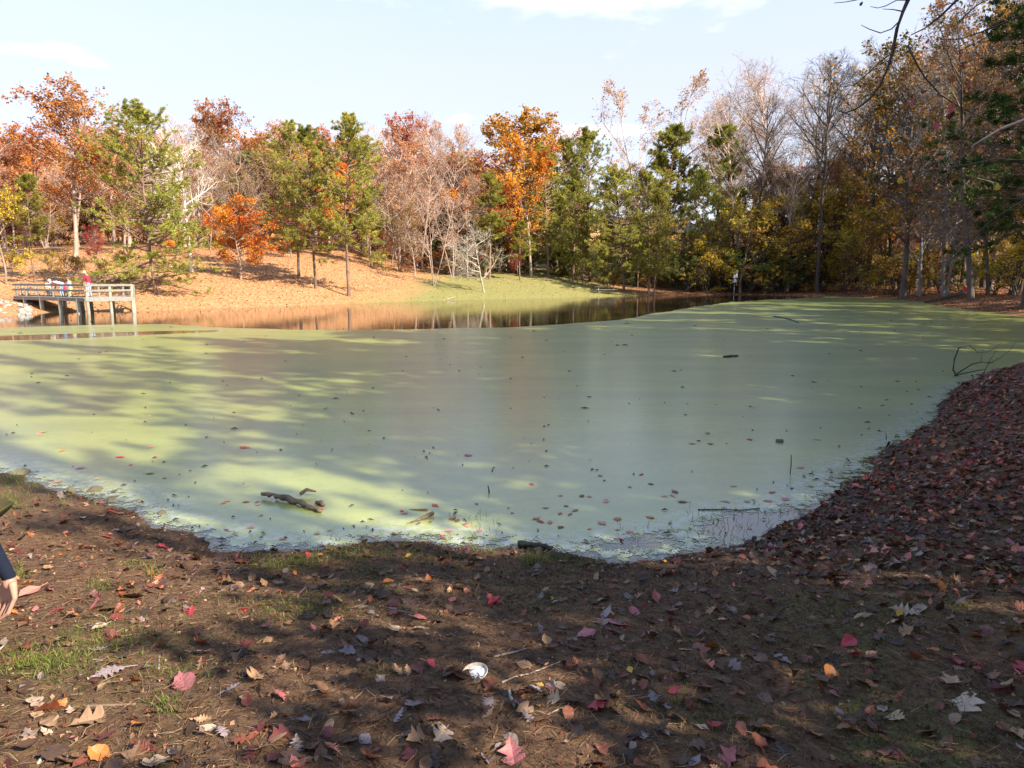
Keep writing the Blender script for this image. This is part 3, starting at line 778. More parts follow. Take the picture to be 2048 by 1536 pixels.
P('pine_slim', 'pine_tree', 1040, 98, 440, "short slim pine with a leaning pale trunk beside the small leafless tree", wide=1.3)
P('tree_red', 'red_tree', 1035, 106, 470, "dark crimson shrub-like tree behind the short slim pine", wide=1.0)
P('oak_gold', 'oak_tree', 1008, 112, 216, "big golden-orange oak on the ridge in the middle", wide=1.3)
P('oak_orange', 'oak_tree', 1062, 104, 262, "brick-orange oak in front of the golden oak", wide=1.05)
P('tree_pinkish', 'tree', 1112, 120, 232, "pinkish-orange tree behind the right of the golden oak", wide=1.1)
P('maple_orange', 'maple_tree', 930, 104, 358, "deep orange tree tucked between bare trunks left of the pines", wide=.8)
P('pine_dense', 'pine_tree', 1096, 106, 288, "pine with a straight grey trunk, leftmost of the dense pine stand", wide=.95)
P('pine_full', 'pine_tree', 1146, 108, 345, "low full pine inside the dense stand, left of the picnic table", wide=1.0)
P('pine_dense', 'pine_tree', 1180, 112, 258, "highest dark-topped pine of the dense stand", rot=1.1)
P('pine_tall2', 'pine_tree', 1128, 116, 276, "pine behind the dense stand, just left of its highest tree")
P('pine_full', 'pine_tree', 1248, 99, 328, "large yellow-green pine whose thick trunk stands beside the picnic table", wide=1.05)
P('pine_dense', 'pine_tree', 1297, 98, 338, "pine with a slim trunk, left one of a pair right of the picnic table", wide=.85)
P('pine_dense', 'pine_tree', 1308, 97, 372, "pine with a reddish trunk, right one of a pair right of the picnic table", wide=.8, rot=4.)
P('pine_slim', 'pine_tree', 1334, 118, 246, "isolated pine top standing out against the sky right of the dense stand", wide=1.2)
P('poplar_fork', 'poplar_tree', 1312, 132, 170, "high vase-shaped poplar with a few yellow leaves left at the top", wide=1.1)
P('pine_slim', 'pine_tree', 1428, 116, 250, "thin-topped pine among the bare poplars", wide=1.1)
P('pine_full', 'pine_tree', 1402, 110, 336, "rounded green pine in front of the bare poplars", wide=.8)
for (px, y, tp, w) in [(1215, 101, 505, 1.0), (1165, 103, 520, .9), (1275, 104, 510, 1.)]:
    P('pine_slim', 'pine_tree', px, y, 430, "thin-trunked pine standing in the shade under the dense stand", group="thin pines in the shade of the stand", wide=.7)

# ---- bare and rusty trees filling the hillside behind
back = [('poplar_bare2', 770, 108, 258), ('tree_pinkish', 800, 104, 262), ('oak_rust', 822, 122, 222), ('poplar_bare2', 845, 100, 250), ('tree_pinkish', 862, 112, 240),
        ('poplar_bare', 900, 104, 235), ('tree_pinkish', 925, 116, 250), ('grey_bare', 800, 92, 330), ('tree_brown', 830, 90, 400), ('thin_bare', 905, 92, 380),
        ('grey_bare', 935, 96, 330), ('tree_brown', 955, 110, 300), ('grey_bare', 350, 92, 280), ('grey_bare', 420, 96, 290), ('tree_pinkish', 540, 112, 300),
        ('tree_pinkish', 330, 118, 250), ('tree_pinkish', 395, 110, 270), ('grey_bare', 530, 100, 300), ('tree_pinkish', 30, 100, 300), ('poplar_bare', 15, 86, 240), ('grey_bare', 90, 92, 330),
        ('tree_pinkish', 640, 120, 260), ('tree_brown', 560, 104, 340), ('tree_pinkish', 700, 122, 262), ('poplar_bare', 745, 116, 240), ('tree_brown', 785, 96, 420),
        ('poplar_bare2', 250, 110, 270), ('tree_brown', 60, 84, 400), ('oak_gold', -30, 84, 330), ('tree_pinkish', 1230, 135, 310), ('tree_brown', 1270, 128, 330), ('poplar_bare2', 880, 128, 225)]
blab = {'poplar_bare2': ("bare_tree", "bare pale-twigged tree in the woods on the hill behind the pines"), 'poplar_bare': ("bare_tree", "bare pale-twigged tree in the woods on the hill behind the pines"),
        'tree_pinkish': ("tree", "pinkish half-bare tree in the woods on the hill"), 'grey_bare': ("bare_tree", "grey twiggy bare tree among the hillside woods"),
        'tree_brown': ("tree", "brown-leafed tree among the hillside woods"), 'thin_bare': ("bare_tree", "slender bare stems in front of the hillside woods"),
        'oak_rust': ("oak_tree", "rust-coloured oak top showing above the woods left of the golden oak"), 'oak_gold': ("oak_tree", "gold-leafed oak at the picture's left edge, partly cut off")}
for (k, px, y, tp) in back:
    nm, lb = blab[k]
    P(k, nm, px, y, tp, lb, group="group: " + lb if k not in ('oak_rust', 'oak_gold') else None)
# undergrowth on the hill
for (k, px, y, tp) in [('shrub_rust', 820, 92, 500), ('shrub_rust', 880, 96, 495), ('shrub_olive', 905, 98, 500), ('shrub_green', 940, 98, 470), ('shrub_green', 915, 104, 420), ('shrub_rust', 560, 100, 490),
                       ('shrub_rust', 250, 74, 500), ('shrub_olive', 205, 66, 520), ('shrub_rust', 650, 104, 490), ('shrub_olive', 720, 100, 500), ('shrub_rust', 440, 90, 500), ('shrub_olive', 20, 66, 500),
                       ('shrub_green', 1060, 108, 500), ('shrub_green', 1110, 112, 490), ('shrub_green', 1165, 112, 490), ('shrub_green', 1215, 110, 500), ('shrub_olive', 1225, 103, 545), ('shrub_green', 1270, 110, 500)]:
    col_ = {'shrub_rust': "rust-leafed", 'shrub_olive': "olive", 'shrub_green': "dark green"}[k]
    wh = "under the pine stand" if px > 1000 else "at the edge of the hillside woods"
    P(k, 'shrub', px, y, tp, f"{col_} shrub {wh}", group=f"{col_} shrubs {wh}", cat="shrub", wide=1.4)
# far wood that closes the view behind all of it
KINDS = {'tree_brown': ("tree", "brown-leafed tree", 0), 'tree_pinkish': ("tree", "pinkish half-bare tree", 0), 'grey_bare': ("bare_tree", "grey bare tree", 0), 'pine_dense': ("pine_tree", "dark pine", 0),
         'oak_orange': ("oak_tree", "orange oak", 0), 'oak_rust': ("oak_tree", "rust-coloured oak", 0), 'poplar_bare2': ("bare_tree", "pale bare tree", 0), 'shrub_rust': ("shrub", "rust-leafed shrub", 1), 'shrub_olive': ("shrub", "olive shrub", 1)}
fr = random.Random(5)
for row, (y0, y1, n) in enumerate([(96, 112, 40), (116, 132, 44), (138, 165, 48)]):
    for i in range(n):
        px = -190 + (i + fr.uniform(-.4, .4)) * (1700 if row == 0 else 2400) / n; y = fr.uniform(y0, y1)
        right = px > 1160
        if row == 0 and px > 1040: continue
        k = fr.choice(['tree_brown', 'tree_pinkish', 'tree_pinkish', 'oak_rust', 'oak_rust', 'poplar_bare2', 'oak_orange', 'pine_dense', 'tree_pinkish'] if not right else ['tree_brown', 'tree_pinkish', 'oak_rust', 'poplar_bare2', 'oak_orange'])
        if px < 1040: hgt = (fr.uniform(12.5, 16.5), fr.uniform(14, 18), fr.uniform(15, 20))[row]
        elif px < 1440: hgt = fr.uniform(9, 14)
        else: hgt = fr.uniform(16, 23)
        nm, lb, _ = KINDS[k]
        plant(k, nm, px_x(px, y, 6), y, height=hgt * (1.06 if px < 1040 else 1), wide=1.5 if px < 1040 else 1.25, label=f"{lb} in the wood behind the {'hillside trees' if px < 1040 else 'right shore trees'}", group=f"{lb}s of the wood behind the {'hillside trees' if px < 1040 else 'right shore trees'}", cat="tree")
for i in range(60):
    px = -150 + i * 38 + fr.uniform(-14, 14); y = fr.uniform(98, 118) if px < 1050 else fr.uniform(112, 128)
    k = fr.choice(['shrub_rust', 'shrub_olive', 'shrub_rust', 'shrub_green']) if px < 1050 else fr.choice(['shrub_green', 'shrub_olive', 'shrub_green'])
    lb = {'shrub_rust': "rust-leafed", 'shrub_olive': "olive", 'shrub_green': "dark green"}[k]
    wh = "deep among the trunks on the hill" if px < 1050 else "deep among the trunks of the flat wood"
    plant(k, 'shrub', px_x(px, y, 4), y, height=fr.uniform(3.2, 5.2), wide=1.5, label=f"{lb} shrub {wh}", group=f"{lb} shrubs {wh}", cat="shrub")

for i in range(110):
    px = -170 + i * 21.5 + fr.uniform(-10, 10); left = px < 1050
    y = fr.uniform(112, 124) if left else fr.uniform(118, 131)
    k = fr.choice(['tree_brown', 'tree_pinkish', 'tree_brown', 'tree_olive', 'tree_red'] if left else ['tree_olive', 'tree_brown', 'tree_yellow', 'tree_yellow'])
    lb = {'tree_brown': "brown-leafed", 'tree_pinkish': "pinkish", 'tree_olive': "bronze", 'tree_red': "dark red", 'tree_yellow': "yellow-leafed"}[k]
    wh = "filling the gaps between trunks on the hill" if left else "filling the gaps between trunks of the flat wood"
    plant(k, 'tree', px_x(px, y, 4), y, height=fr.uniform(5.5, 8.5), wide=1.5, label=f"low {lb} tree {wh}", group=f"low {lb} trees {wh}")

# ---- tall bare poplars on the right shore
pl = [(1452, 122, 205), (1480, 112, 165), (1500, 105, 190), (1538, 118, 112), (1560, 125, 130), (1592, 110, 118), (1610, 122, 140), (1634, 100, 108), (1660, 116, 120), (1690, 112, 125), (1712, 102, 100), (1736, 108, 60), (1765, 118, 55), (1420, 130, 215), (1470, 128, 180), (1575, 104, 250), (1650, 124, 150)]
for i, (px, y, tp) in enumerate(pl):
    nm = {1634: "tall dark-trunked poplar standing at the edge of the far shore, right of the nest box",
          1712: "dark bare tree with a forked crown at the far shore left of the golden-brown oak"}.get(px)
    P('poplar_dark' if nm else ['poplar_bare', 'poplar_bare2', 'poplar_dark'][i % 3], 'poplar_tree', px, y, tp, nm or "tall bare poplar in the wood behind the right shore", group=None if nm else "bare poplars behind the right shore", wide=1.12)
ul = [('tree_yellow', 1390, 106, 470), ('tree_yellow', 1440, 106, 455), ('tree_yellow', 1480, 104, 400), ('tree_brown', 1420, 110, 430), ('tree_yellow', 1545, 106, 380), ('tree_olive', 1510, 106, 420), ('tree_olive', 1570, 102, 450),
      ('tree_yellow', 1610, 108, 360), ('maple_orange', 1665, 110, 315), ('tree_yellow', 1690, 106, 350), ('tree_olive', 1640, 108, 400), ('tree_yellow', 1735, 100, 400), ('tree_brown', 1600, 114, 330), ('tree_brown', 1480, 116, 330),
      ('tree_olive', 1720, 96, 450), ('tree_brown', 1540, 118, 320), ('tree_yellow', 1760, 108, 330), ('tree_yellow', 1455, 107, 490), ('tree_olive', 1360, 108, 440), ('tree_brown', 1700, 118, 280)]
for (k, px, y, tp) in ul:
    c_ = {'tree_yellow': "yellow-leafed understorey tree below the bare poplars", 'tree_olive': "bronze and olive understorey tree below the bare poplars", 'tree_brown': "brown-leafed tree between the bare poplars"}.get(k)
    if k == 'maple_orange': P(k, 'maple_tree', px, y, tp, "vivid orange-red maple glowing among the bare poplars", wide=.75)
    else: P(k, 'tree', px, y, tp, c_, group="group: " + c_, wide=1.25)
for i, (k, px, y, tp) in enumerate([('shrub_green', 1375, 104, 505), ('shrub_yellow', 1410, 103, 505), ('shrub_olive', 1450, 105.5, 520), ('shrub_green', 1500, 104, 490), ('shrub_yellow', 1530, 102, 530), ('shrub_green', 1560, 103, 500), ('shrub_olive', 1600, 104, 520),
                       ('shrub_yellow', 1650, 104, 500), ('shrub_olive', 1690, 100, 520), ('shrub_yellow', 1770, 92, 520), ('shrub_olive', 1790, 88, 500), ('shrub_olive', 1820, 90, 480), ('shrub_yellow', 1845, 84, 545), ('shrub_green', 1750, 100, 500), ('shrub_yellow', 2030, 70, 480), ('shrub_olive', 1990, 78, 520),
                       ('shrub_green', 1920, 84, 520), ('shrub_olive', 1880, 86, 510)]):
    c_ = {'shrub_green': "dark green", 'shrub_yellow': "yellow", 'shrub_olive': "olive"}[k]
    P(k, 'shrub', px, y, tp, f"{c_} shrub at the foot of the right shore wood", group=f"{c_} shrubs at the foot of the right shore wood", cat="shrub", wide=1.5)

for i in range(34):
    px = 1225 + i * 16 + fr.uniform(-6, 6); k = fr.choice(['shrub_green', 'shrub_olive', 'shrub_olive', 'shrub_yellow'])
    lb = {'shrub_olive': "bronze", 'shrub_green': "dark green", 'shrub_yellow': "yellow"}[k]
    y = fr.uniform(108, 117)
    plant(k, 'shrub', px_x(px, y, 1), y, height=fr.uniform(2.2, 3.6), wide=1.5, label=f"low {lb} bush along the edge of the flat wood", group=f"low {lb} bushes along the edge of the flat wood", cat="shrub")

# ---- the dark wood at the right edge
P('oak_olive', 'oak_tree', 1805, 79, 55, "large oak with bronze and green leaves leaning out over the right shore", wide=1.0)
P('oak_olive', 'oak_tree', 1905, 96, 10, "tall rust-topped oak behind the leaning trunks at the right", wide=1.1, rot=1.)
t = P('dark_bare', 'bare_tree', 1886, 78, 90, "pale grey tree with two trunks leaning left over the water's edge", wide=.8, rot=.7)
t.rotation_euler = (0, math.radians(-9), .4)
t = P('dark_bare', 'bare_tree', 1893, 79, 200, "shorter pale trunk leaning beside the two-trunked grey tree", wide=.7, rot=2.9)
t.rotation_euler = (0, math.radians(-6), 2.9)
P('dark_bare2', 'bare_tree', 1942, 64, -60, "thick dark trunk nearest the water at the right shore", wide=1.0, rot=4.4)
P('dark_bare2', 'bare_tree', 1976, 70, 60, "slim grey trunk between the thick dark tree and the picture's right edge", wide=.7, rot=5.1)
P('dark_bare2', 'bare_tree', 2022, 72, -100, "dark trunk close to the picture's right edge", wide=.9, rot=1.1)
P('dark_bare', 'bare_tree', 1838, 82, 100, "pale slender tree with a white upper trunk behind the leaning trunks", wide=.8, rot=3.3)
for (px, y, tp) in [(1860, 100, 120), (1965, 98, 0), (2040, 92, -80), (1790, 104, 200), (2090, 80, -100), (1925, 106, 60)]:
    P('dark_bare2', 'bare_tree', px, y, tp, "tangled grey tree deep in the dark wood at the right", group="tangled grey trees deep in the right wood")
for (px, y, tp) in [(1830, 108, 150), (1900, 112, 100), (1980, 88, 150), (2060, 86, 60), (1950, 120, 90)]:
    P('tree_brown', 'tree', px, y, tp, "brown-leafed tree deep in the dark wood at the right", group="brown trees deep in the right wood", wide=1.2)
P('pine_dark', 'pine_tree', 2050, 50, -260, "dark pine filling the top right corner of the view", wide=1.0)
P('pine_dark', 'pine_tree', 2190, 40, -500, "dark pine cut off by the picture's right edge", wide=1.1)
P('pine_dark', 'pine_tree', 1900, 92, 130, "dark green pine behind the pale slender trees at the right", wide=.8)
P('tree_yellow', 'tree', 2035, 78, 400, "yellow-leafed low tree at the right edge of the dark wood", wide=1.1)

# ---- trees on the bank behind and beside the photographer, out of view; they shade the near shore
def sun_xy(p, q): return (.84 * p + .54 * q, -.54 * p + .84 * q)       # p: metres towards the sun, q: across it
shade_pq = [('low', 5.0, 1.0, 4.0), ('low', 6.5, 3.4, 5.6), ('low', 7.6, 6.0, 6.6), ('low', 9.0, 8.6, 8.0), ('low', 3.6, -1.6, 5.0), ('low', 13, 5.2, 9.6), ('low', 16, 7.8, 11), 
            ('low', 10.5, 11.6, 8.5), ('low', 8, -4, 8), ('low', 14, 11, 12), ('shade_oak', 19, 15, 17), ('shade_pine', 22, 10.6, 16), ('shade_oak', 24, -3, 17), ('shade_oak', 33, 9, 19),
            ('shade_pine', 13, 15.5, 17), ('shade_oak', 19, 18.0, 21), ('shade_oak', 16, 21.5, 20), ('shade_pine', 25, 21, 22), ('shade_oak', 16, 26, 20), ('shade_pine', 22, 28.5, 21), 
            ('shade_oak', 17, 33, 21), ('shade_pine', 24, 35, 21), ('shade_oak', 17.5, 41, 20), ('shade_oak', 26, 42, 22), ('shade_pine', 21, 47, 19), ('shade_oak', 21, 55, 18)]
shade = [(k, *sun_xy(p, q), h_ * ((1.22 if 2 < q < 9 else 1.4) if k == 'low' else 1.38)) for (k, p, q, h_) in shade_pq]
shade += [('shade_oak', 56, 40, 32), ('shade_oak', 62, 52, 33), ('shade_oak', 68, 62, 34), ('shade_oak', 58, 62, 29), ('shade_oak', 74, 48, 34), ('shade_oak', 64, 70, 26),  ]
shade = [(('shade_low' if k == 'low' else k), x, y, h_) for (k, x, y, h_) in shade]
shade = [(*s_, 1.0) for s_ in shade] + [('shade_pine', *sun_xy(p, q), h_, w_) for (p, q, h_, w_) in ((11, 10.4, 20, .55), (12, 6.3, 27, .33), (11, 3.7, 22, .24), (15, 4.6, 22, .22), (14, 8.6, 30, .30), (12, 12.4, 30, .32), (9, 16.6, 27, .4), (13, 14.6, 26, .6), (11, 18.6, 25, .6), (9, 12.6, 13, .5), (15, 7.0, 17.5, .4), (22, 23, 33, .6))]
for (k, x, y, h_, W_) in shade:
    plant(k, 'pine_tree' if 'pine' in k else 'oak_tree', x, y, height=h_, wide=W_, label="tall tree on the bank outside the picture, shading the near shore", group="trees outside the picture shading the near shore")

# ================================================================== OBJECTS
M['weathered'] = plain_mat("weathered_wood", (.20, .17, .14), (.34, .30, .25), 5, .8, .2, (1, 6, 1), .3)
M['weathered2'] = plain_mat("weathered_boards", (.17, .15, .125), (.30, .27, .225), 5, .8, .2, (6, 1, 1), .3)
M['piling'] = plain_mat("piling_wood", (.20, .18, .14), (.36, .33, .26), 4, .85, .15, (1, 1, .2), .4)
M['dead_wood'] = plain_mat("dead_wood", (.075, .052, .036), (.20, .14, .095), 14, .85, .2, (1, 1, 1), .8, .02)
M['dark_wood'] = plain_mat("wet_dark_wood", (.018, .015, .012), (.05, .042, .034), 14, .6, .4, (1, 1, 1), .8, .02)
M['grey_wood'] = plain_mat("grey_stick", (.20, .17, .14), (.36, .31, .26), 20, .85, .2, (1, 1, 1), .6, .01)
M['rock'] = plain_mat("pale_rock", (.15, .14, .12), (.36, .34, .31), 2.5, .85, .2, (1, 1, 1), .6, .05)
M['mossy_rock'] = plain_mat("shore_stone", (.12, .11, .06), (.30, .24, .15), 9, .85, .2, (1, 1, 1), .8, .03)
M['metal'] = plain_mat("painted_metal", (.50, .55, .60), (.62, .66, .70), 4, .45, .5, (1, 1, 1), .05)
M['white_paint'] = plain_mat("white_paint", (.66, .66, .66), (.78, .78, .77), 4, .6, .3, (1, 1, 1), .1)
M['dark_hole'] = plain_mat("dark_opening", (.015, .014, .013), (.03, .028, .026), 4, .8, .1)

# ---- fishing dock
def V3(x, y, z): return Vector((x, y, z))
DZ = 1.12
Bc = V3(px_x(171, 46.4, DZ), 46.4, 0)
Ac = V3(px_x(28, 51.6, DZ), 51.6, 0)
Cc = V3(px_x(264, 48.4, DZ), 48.4, 0)
backv = V3(-.52, 1, 0).normalized() * 3.4
dock = empty('fishing_dock', (Bc.x, Bc.y, 0))
tag(dock, "weathered wooden fishing dock on pilings at the left shore, people on it", "dock")
O = dock.location.copy()
def L(p): return Vector(p) - O
def dock_part(name, bld, mat): return bld.obj(name, mat, dock)
for (p0, p1) in ((Ac, Bc), (Bc, Cc)):
    d_ = (p1 - p0); n_ = max(3, round(d_.length / .145)); ux = d_.normalized(); last = p0 == Bc
    for k in range(n_):
        c0 = p0 + d_ * ((k + .5) / n_)
        dock_part('plank', Build().bar(L(c0 + V3(0, 0, DZ - .02)), L(c0 + backv + V3(0, 0, DZ - .02)), d_.length / n_ - .008, .04), M['weathered'])
    out_ = V3(ux.y, -ux.x, 0)
    dock_part('fascia_board', Build().bar(L(p0 + out_ * .03 + V3(0, 0, DZ - .16)), L(p1 + out_ * .03 + V3(0, 0, DZ - .16)), .05, .24, .005), M['weathered2'])
    dock_part('joist', Build().bar(L(p0 + backv * .5 + V3(0, 0, DZ - .16)), L(p1 + backv * .5 + V3(0, 0, DZ - .16)), .05, .22), M['weathered2'])
    for hz in (.80, .44):
        dock_part('rail', Build().bar(L(p0 + out_ * .02 + V3(0, 0, DZ + hz)), L(p1 + out_ * .02 + V3(0, 0, DZ + hz)), .045, .14, .006), M['weathered2'])
def piling(p, top, r=.14, nm='piling'):
    dock_part(nm, Build().tube([L(p + V3(0, 0, -1.2)), L(p + V3(.02, 0, -.1)), L(p + V3(-.01, 0, top * .5)), L(p + V3(0, 0, top))], [r * 1.05, r, r * .96, r * .94], 10), M['piling'])
for f in (.16, .40, .66, .90):
    q = Ac + (Bc - Ac) * f
    piling(q + backv * .04, DZ - .05, .15)
    if f > .5: piling(q + backv * .93, DZ - .05, .13)
for f in (0.03, .52, 1.0):
    q = Bc + (Cc - Bc) * f
    piling(q + backv * .02, DZ + .84 if f != .52 else DZ + .80, .105)
    piling(q + backv * .95, DZ - .05, .13)
for f in (.03, .17, .36, .56, .77):
    q = Ac + (Bc - Ac) * f + V3(.04, .06, 0)
    dock_part('rail_post', Build().box(L(q + V3(0, 0, DZ + .37)), (.10, .10, .90), bev=.008), M['weathered2'])
for f in (.27, .80):
    q = Bc + (Cc - Bc) * f + V3(0, .08, 0)
    dock_part('rail_post', Build().box(L(q + V3(0, 0, DZ + .38)), (.10, .10, .88), bev=.008), M['weathered2'])
# end railing on the right side and the short sunlit railing behind the bank end
for (p0, p1) in ((Cc, Cc + backv), (Ac + backv * .9, Ac + backv * .9 + (Bc - Ac) * .22)):
    for hz in (.80, .44):
        dock_part('rail', Build().bar(L(p0 + V3(0, 0, DZ + hz)), L(p1 + V3(0, 0, DZ + hz)), .05, .13, .006), M['weathered2'])
    for f in (.02, .5, .98):
        dock_part('rail_post', Build().box(L(p0 + (p1 - p0) * f + V3(.07, .05, DZ + .38)), (.1, .1, .86), bev=.008), M['weathered2'])

# ---- figures: one continuous remeshed body, clothing told apart by material
def skin_mat(n, c): return plain_mat(n, tuple(k * .9 for k in c), c, 12, .55, .35, bump=.05)
M['skin'] = skin_mat("skin", (.42, .225, .155)); M['hair_grey'] = skin_mat("grey_hair", (.6, .57, .52)); M['hair_brown'] = skin_mat("brown_hair", (.14, .08, .05))
def cloth(n, c): return plain_mat(n, tuple(k * .8 for k in c), c, 9, .9, .15, bump=.3)
M['maroon'] = cloth("maroon_cloth", (.34, .03, .06)); M['white_cloth'] = cloth("white_cloth", (.75, .74, .72)); M['jeans'] = cloth("light_jeans", (.30, .38, .52)); M['blue_cloth'] = cloth("blue_violet_cloth", (.25, .28, .60))
M['yellow_cloth'] = cloth("yellow_green_cloth", (.62, .62, .18)); M['cream'] = cloth("cream_cloth", (.75, .66, .45)); M['red_cloth'] = cloth("red_cloth", (.55, .05, .10)); M['navy'] = cloth("navy_denim", (.012, .017, .034)); M['olive_cloth'] = cloth("olive_cloth", (.055, .046, .020)); M['dark_cloth'] = cloth("dark_cloth", (.05, .05, .055)); M['shoe'] = cloth("shoe", (.10, .08, .07))
def capsule(bd, p0, r0, p1, r1, n=12):
    p0 = np.array(p0, float); p1 = np.array(p1, float); d = p1 - p0; Ld = np.linalg.norm(d); d = d / max(Ld, 1e-6)
    pts = []; rr = []
    for a in np.linspace(-90, 0, 5): pts.append(p0 + d * r0 * math.sin(math.radians(a))); rr.append(max(r0 * math.cos(math.radians(a)), 1e-3))
    for a in np.linspace(0, 90, 5): pts.append(p1 + d * r1 * math.sin(math.radians(a))); rr.append(max(r1 * math.cos(math.radians(a)), 1e-3))
    bd.tube(pts, rr, n)
def figure(name, segs, voxel, parent, smooth_it=4):
    """segs: (p0, r0, p1, r1, material) -> one continuous skin over all of them"""
    bd = Build()
    for s in segs: capsule(bd, s[0], s[1], s[2], s[3])
    tmp = bpy.data.objects.new("tmp_body", bd.mesh("tmp_body")); col.objects.link(tmp)
    rm = tmp.modifiers.new("r", 'REMESH'); rm.mode = 'VOXEL'; rm.voxel_size = voxel
    sm = tmp.modifiers.new("s", 'SMOOTH'); sm.factor = .5; sm.iterations = smooth_it
    dg = bpy.context.evaluated_depsgraph_get(); dg.update()
    me = bpy.data.meshes.new_from_object(tmp.evaluated_get(dg)); me.name = name
    bpy.data.objects.remove(tmp)
    me.materials.clear()
    ms = []
    for s in segs:
        if s[4] not in ms: ms.append(s[4])
    for k in ms: me.materials.append(M[k])
    n = len(me.polygons); c = np.empty(n * 3); me.polygons.foreach_get("center", c); c = c.reshape(-1, 3)
    best = np.full(n, 1e9); mi = np.zeros(n, int)
    for s in segs:
        a = np.array(s[0], float); b = np.array(s[2], float); ab = b - a
        t = np.clip(((c - a) @ ab) / max(ab @ ab, 1e-9), 0, 1)
        dist = np.linalg.norm(c - a - t[:, None] * ab, axis=1) - (s[1] + (s[3] - s[1]) * t)
        k = dist < best; best[k] = dist[k]; mi[k] = ms.index(s[4])
    me.polygons.foreach_set("material_index", mi.astype(np.int32)); me.polygons.foreach_set("use_smooth", np.ones(n, bool)); me.update()
    return obj(name, me, parent)
def person(J, sc, top, legs, shoes='shoe', sleeve=None, forearm='skin', thick=1.0):
    """joint dictionary -> segments"""
    S = []
    t = sc * thick
    nk, pv = Vector(J['neck']), Vector(J['pelvis'])
    side = (Vector(J['sh_r']) - Vector(J['sh_l'])).normalized()
    hipv = (Vector(J['hip_r']) - Vector(J['hip_l'])).normalized()
    ch = nk.lerp(pv, .3); be = nk.lerp(pv, .65)
    for sg in (-1, 1):
        S.append((nk.lerp(pv, .10) + side * sg * .11 * sc, .075 * t, be + side * sg * .075 * sc, .095 * t, top))
        S.append((be + side * sg * .07 * sc, .095 * t, pv + hipv * sg * .07 * sc, .10 * t, top if sg else top))
    S.append((ch, .11 * t, pv, .11 * t, top))
    S.append((nk, .055 * sc, Vector(J['head']), .06 * sc, 'skin'))
    hd = Vector(J['head']); up = (hd - nk).normalized(); f = Vector(J['face']).normalized()
    S.append((hd - up * .035 * sc + f * .015 * sc, .082 * sc, hd + up * .045 * sc - f * .012 * sc, .098 * sc, 'skin'))
    S.append((hd + f * .085 * sc, .016 * sc, hd + f * .108 * sc - up * .025 * sc, .018 * sc, 'skin'))
    S.append((hd + f * .07 * sc - up * .075 * sc, .03 * sc, hd + f * .075 * sc - up * .085 * sc, .028 * sc, 'skin'))
    lat = up.cross(f).normalized()
    for sg in (-1, 1):
        S.append((hd + lat * sg * .095 * sc - up * .02 * sc, .02 * sc, hd + lat * sg * .098 * sc + up * .02 * sc, .022 * sc, 'skin'))
    for k in ('l', 'r'):
        S.append((J['sh_' + k], .066 * t, J['el_' + k], .048 * t, sleeve or top))
        S.append((J['el_' + k], .046 * t, J['wr_' + k], .032 * t, forearm))
        S.append((J['hip_' + k], .095 * t, J['kn_' + k], .062 * t, legs)); S.append((J['kn_' + k], .060 * t, J['an_' + k], .042 * t, legs))
        an = Vector(J['an_' + k]); tv = Vector(J.get('toe_' + k, an + f * .16)); S.append((an + Vector((0, 0, -.03)), .042 * sc, tv, .034 * sc, shoes))
        if k + '_nohand' not in J:
            wr = Vector(J['wr_' + k]); hv = (wr - Vector(J['el_' + k])).normalized()
            pal = wr + hv * .05 * sc; cr = hv.cross(Vector((0, 0, 1)) if abs(hv.z) < .9 else Vector((1, 0, 0))).normalized()
            S.append((wr, .026 * sc, pal, .034 * sc, 'skin'))
            for q, ln in ((-1.5, .06), (-.5, .075), (.5, .072), (1.5, .055)):
                b0 = pal + hv * .03 * sc + cr * q * .020 * sc; S.append((b0, .010 * sc, b0 + hv * ln * sc + Vector((0, 0, -.012)), .0085 * sc, 'skin'))
            S.append((wr + hv * .02 * sc - cr * .03 * sc, .012 * sc, wr + hv * .07 * sc - cr * .06 * sc, .010 * sc, 'skin'))
    return S
def cap_part(parent, name, hd, up, f, sc, mat, brim=.07):
    bd = Build(); up = Vector(up).normalized(); f = (Vector(f) - up * Vector(f).dot(up)).normalized(); lt = up.cross(f)
    b2 = Build().lathe([(.001, .125), (.05, .118), (.085, .085), (.105, .03), (.108, -.005), (.100, -.008)], 14)
    Vv = np.vstack(b2.v) * sc
    R = np.array([[f[k], lt[k], up[k]] for k in range(3)])
    bd.add(Vv @ R.T + np.array(Vector(hd) + up * .035 * sc), np.vstack(b2.q))
    if brim:
        base = Vector(hd) + up * .035 * sc
        P0 = []; n = 9
        for dz in (.0, -.012):
            for i in range(n):
                a = math.radians(-70 + 140 * i / (n - 1)); P0.append(base + (f * math.cos(a) + lt * math.sin(a)) * .10 * sc + up * dz * sc)
            for i in range(n):
                a = math.radians(-70 + 140 * i / (n - 1)); P0.append(base + f * (math.cos(a) * (.10 + brim)) * sc + lt * math.sin(a) * .10 * sc + up * (dz - .02) * sc)
        Q = [[i, i + 1, n + i + 1, n + i] for i in range(n - 1)] + [[2 * n + i + 1, 2 * n + i, 3 * n + i, 3 * n + i + 1] for i in range(n - 1)] + [[n + i, n + i + 1, 3 * n + i + 1, 3 * n + i] for i in range(n - 1)]
        bd.add([tuple(p) for p in P0], Q)
    return bd.obj(name, mat, parent, smooth=True)
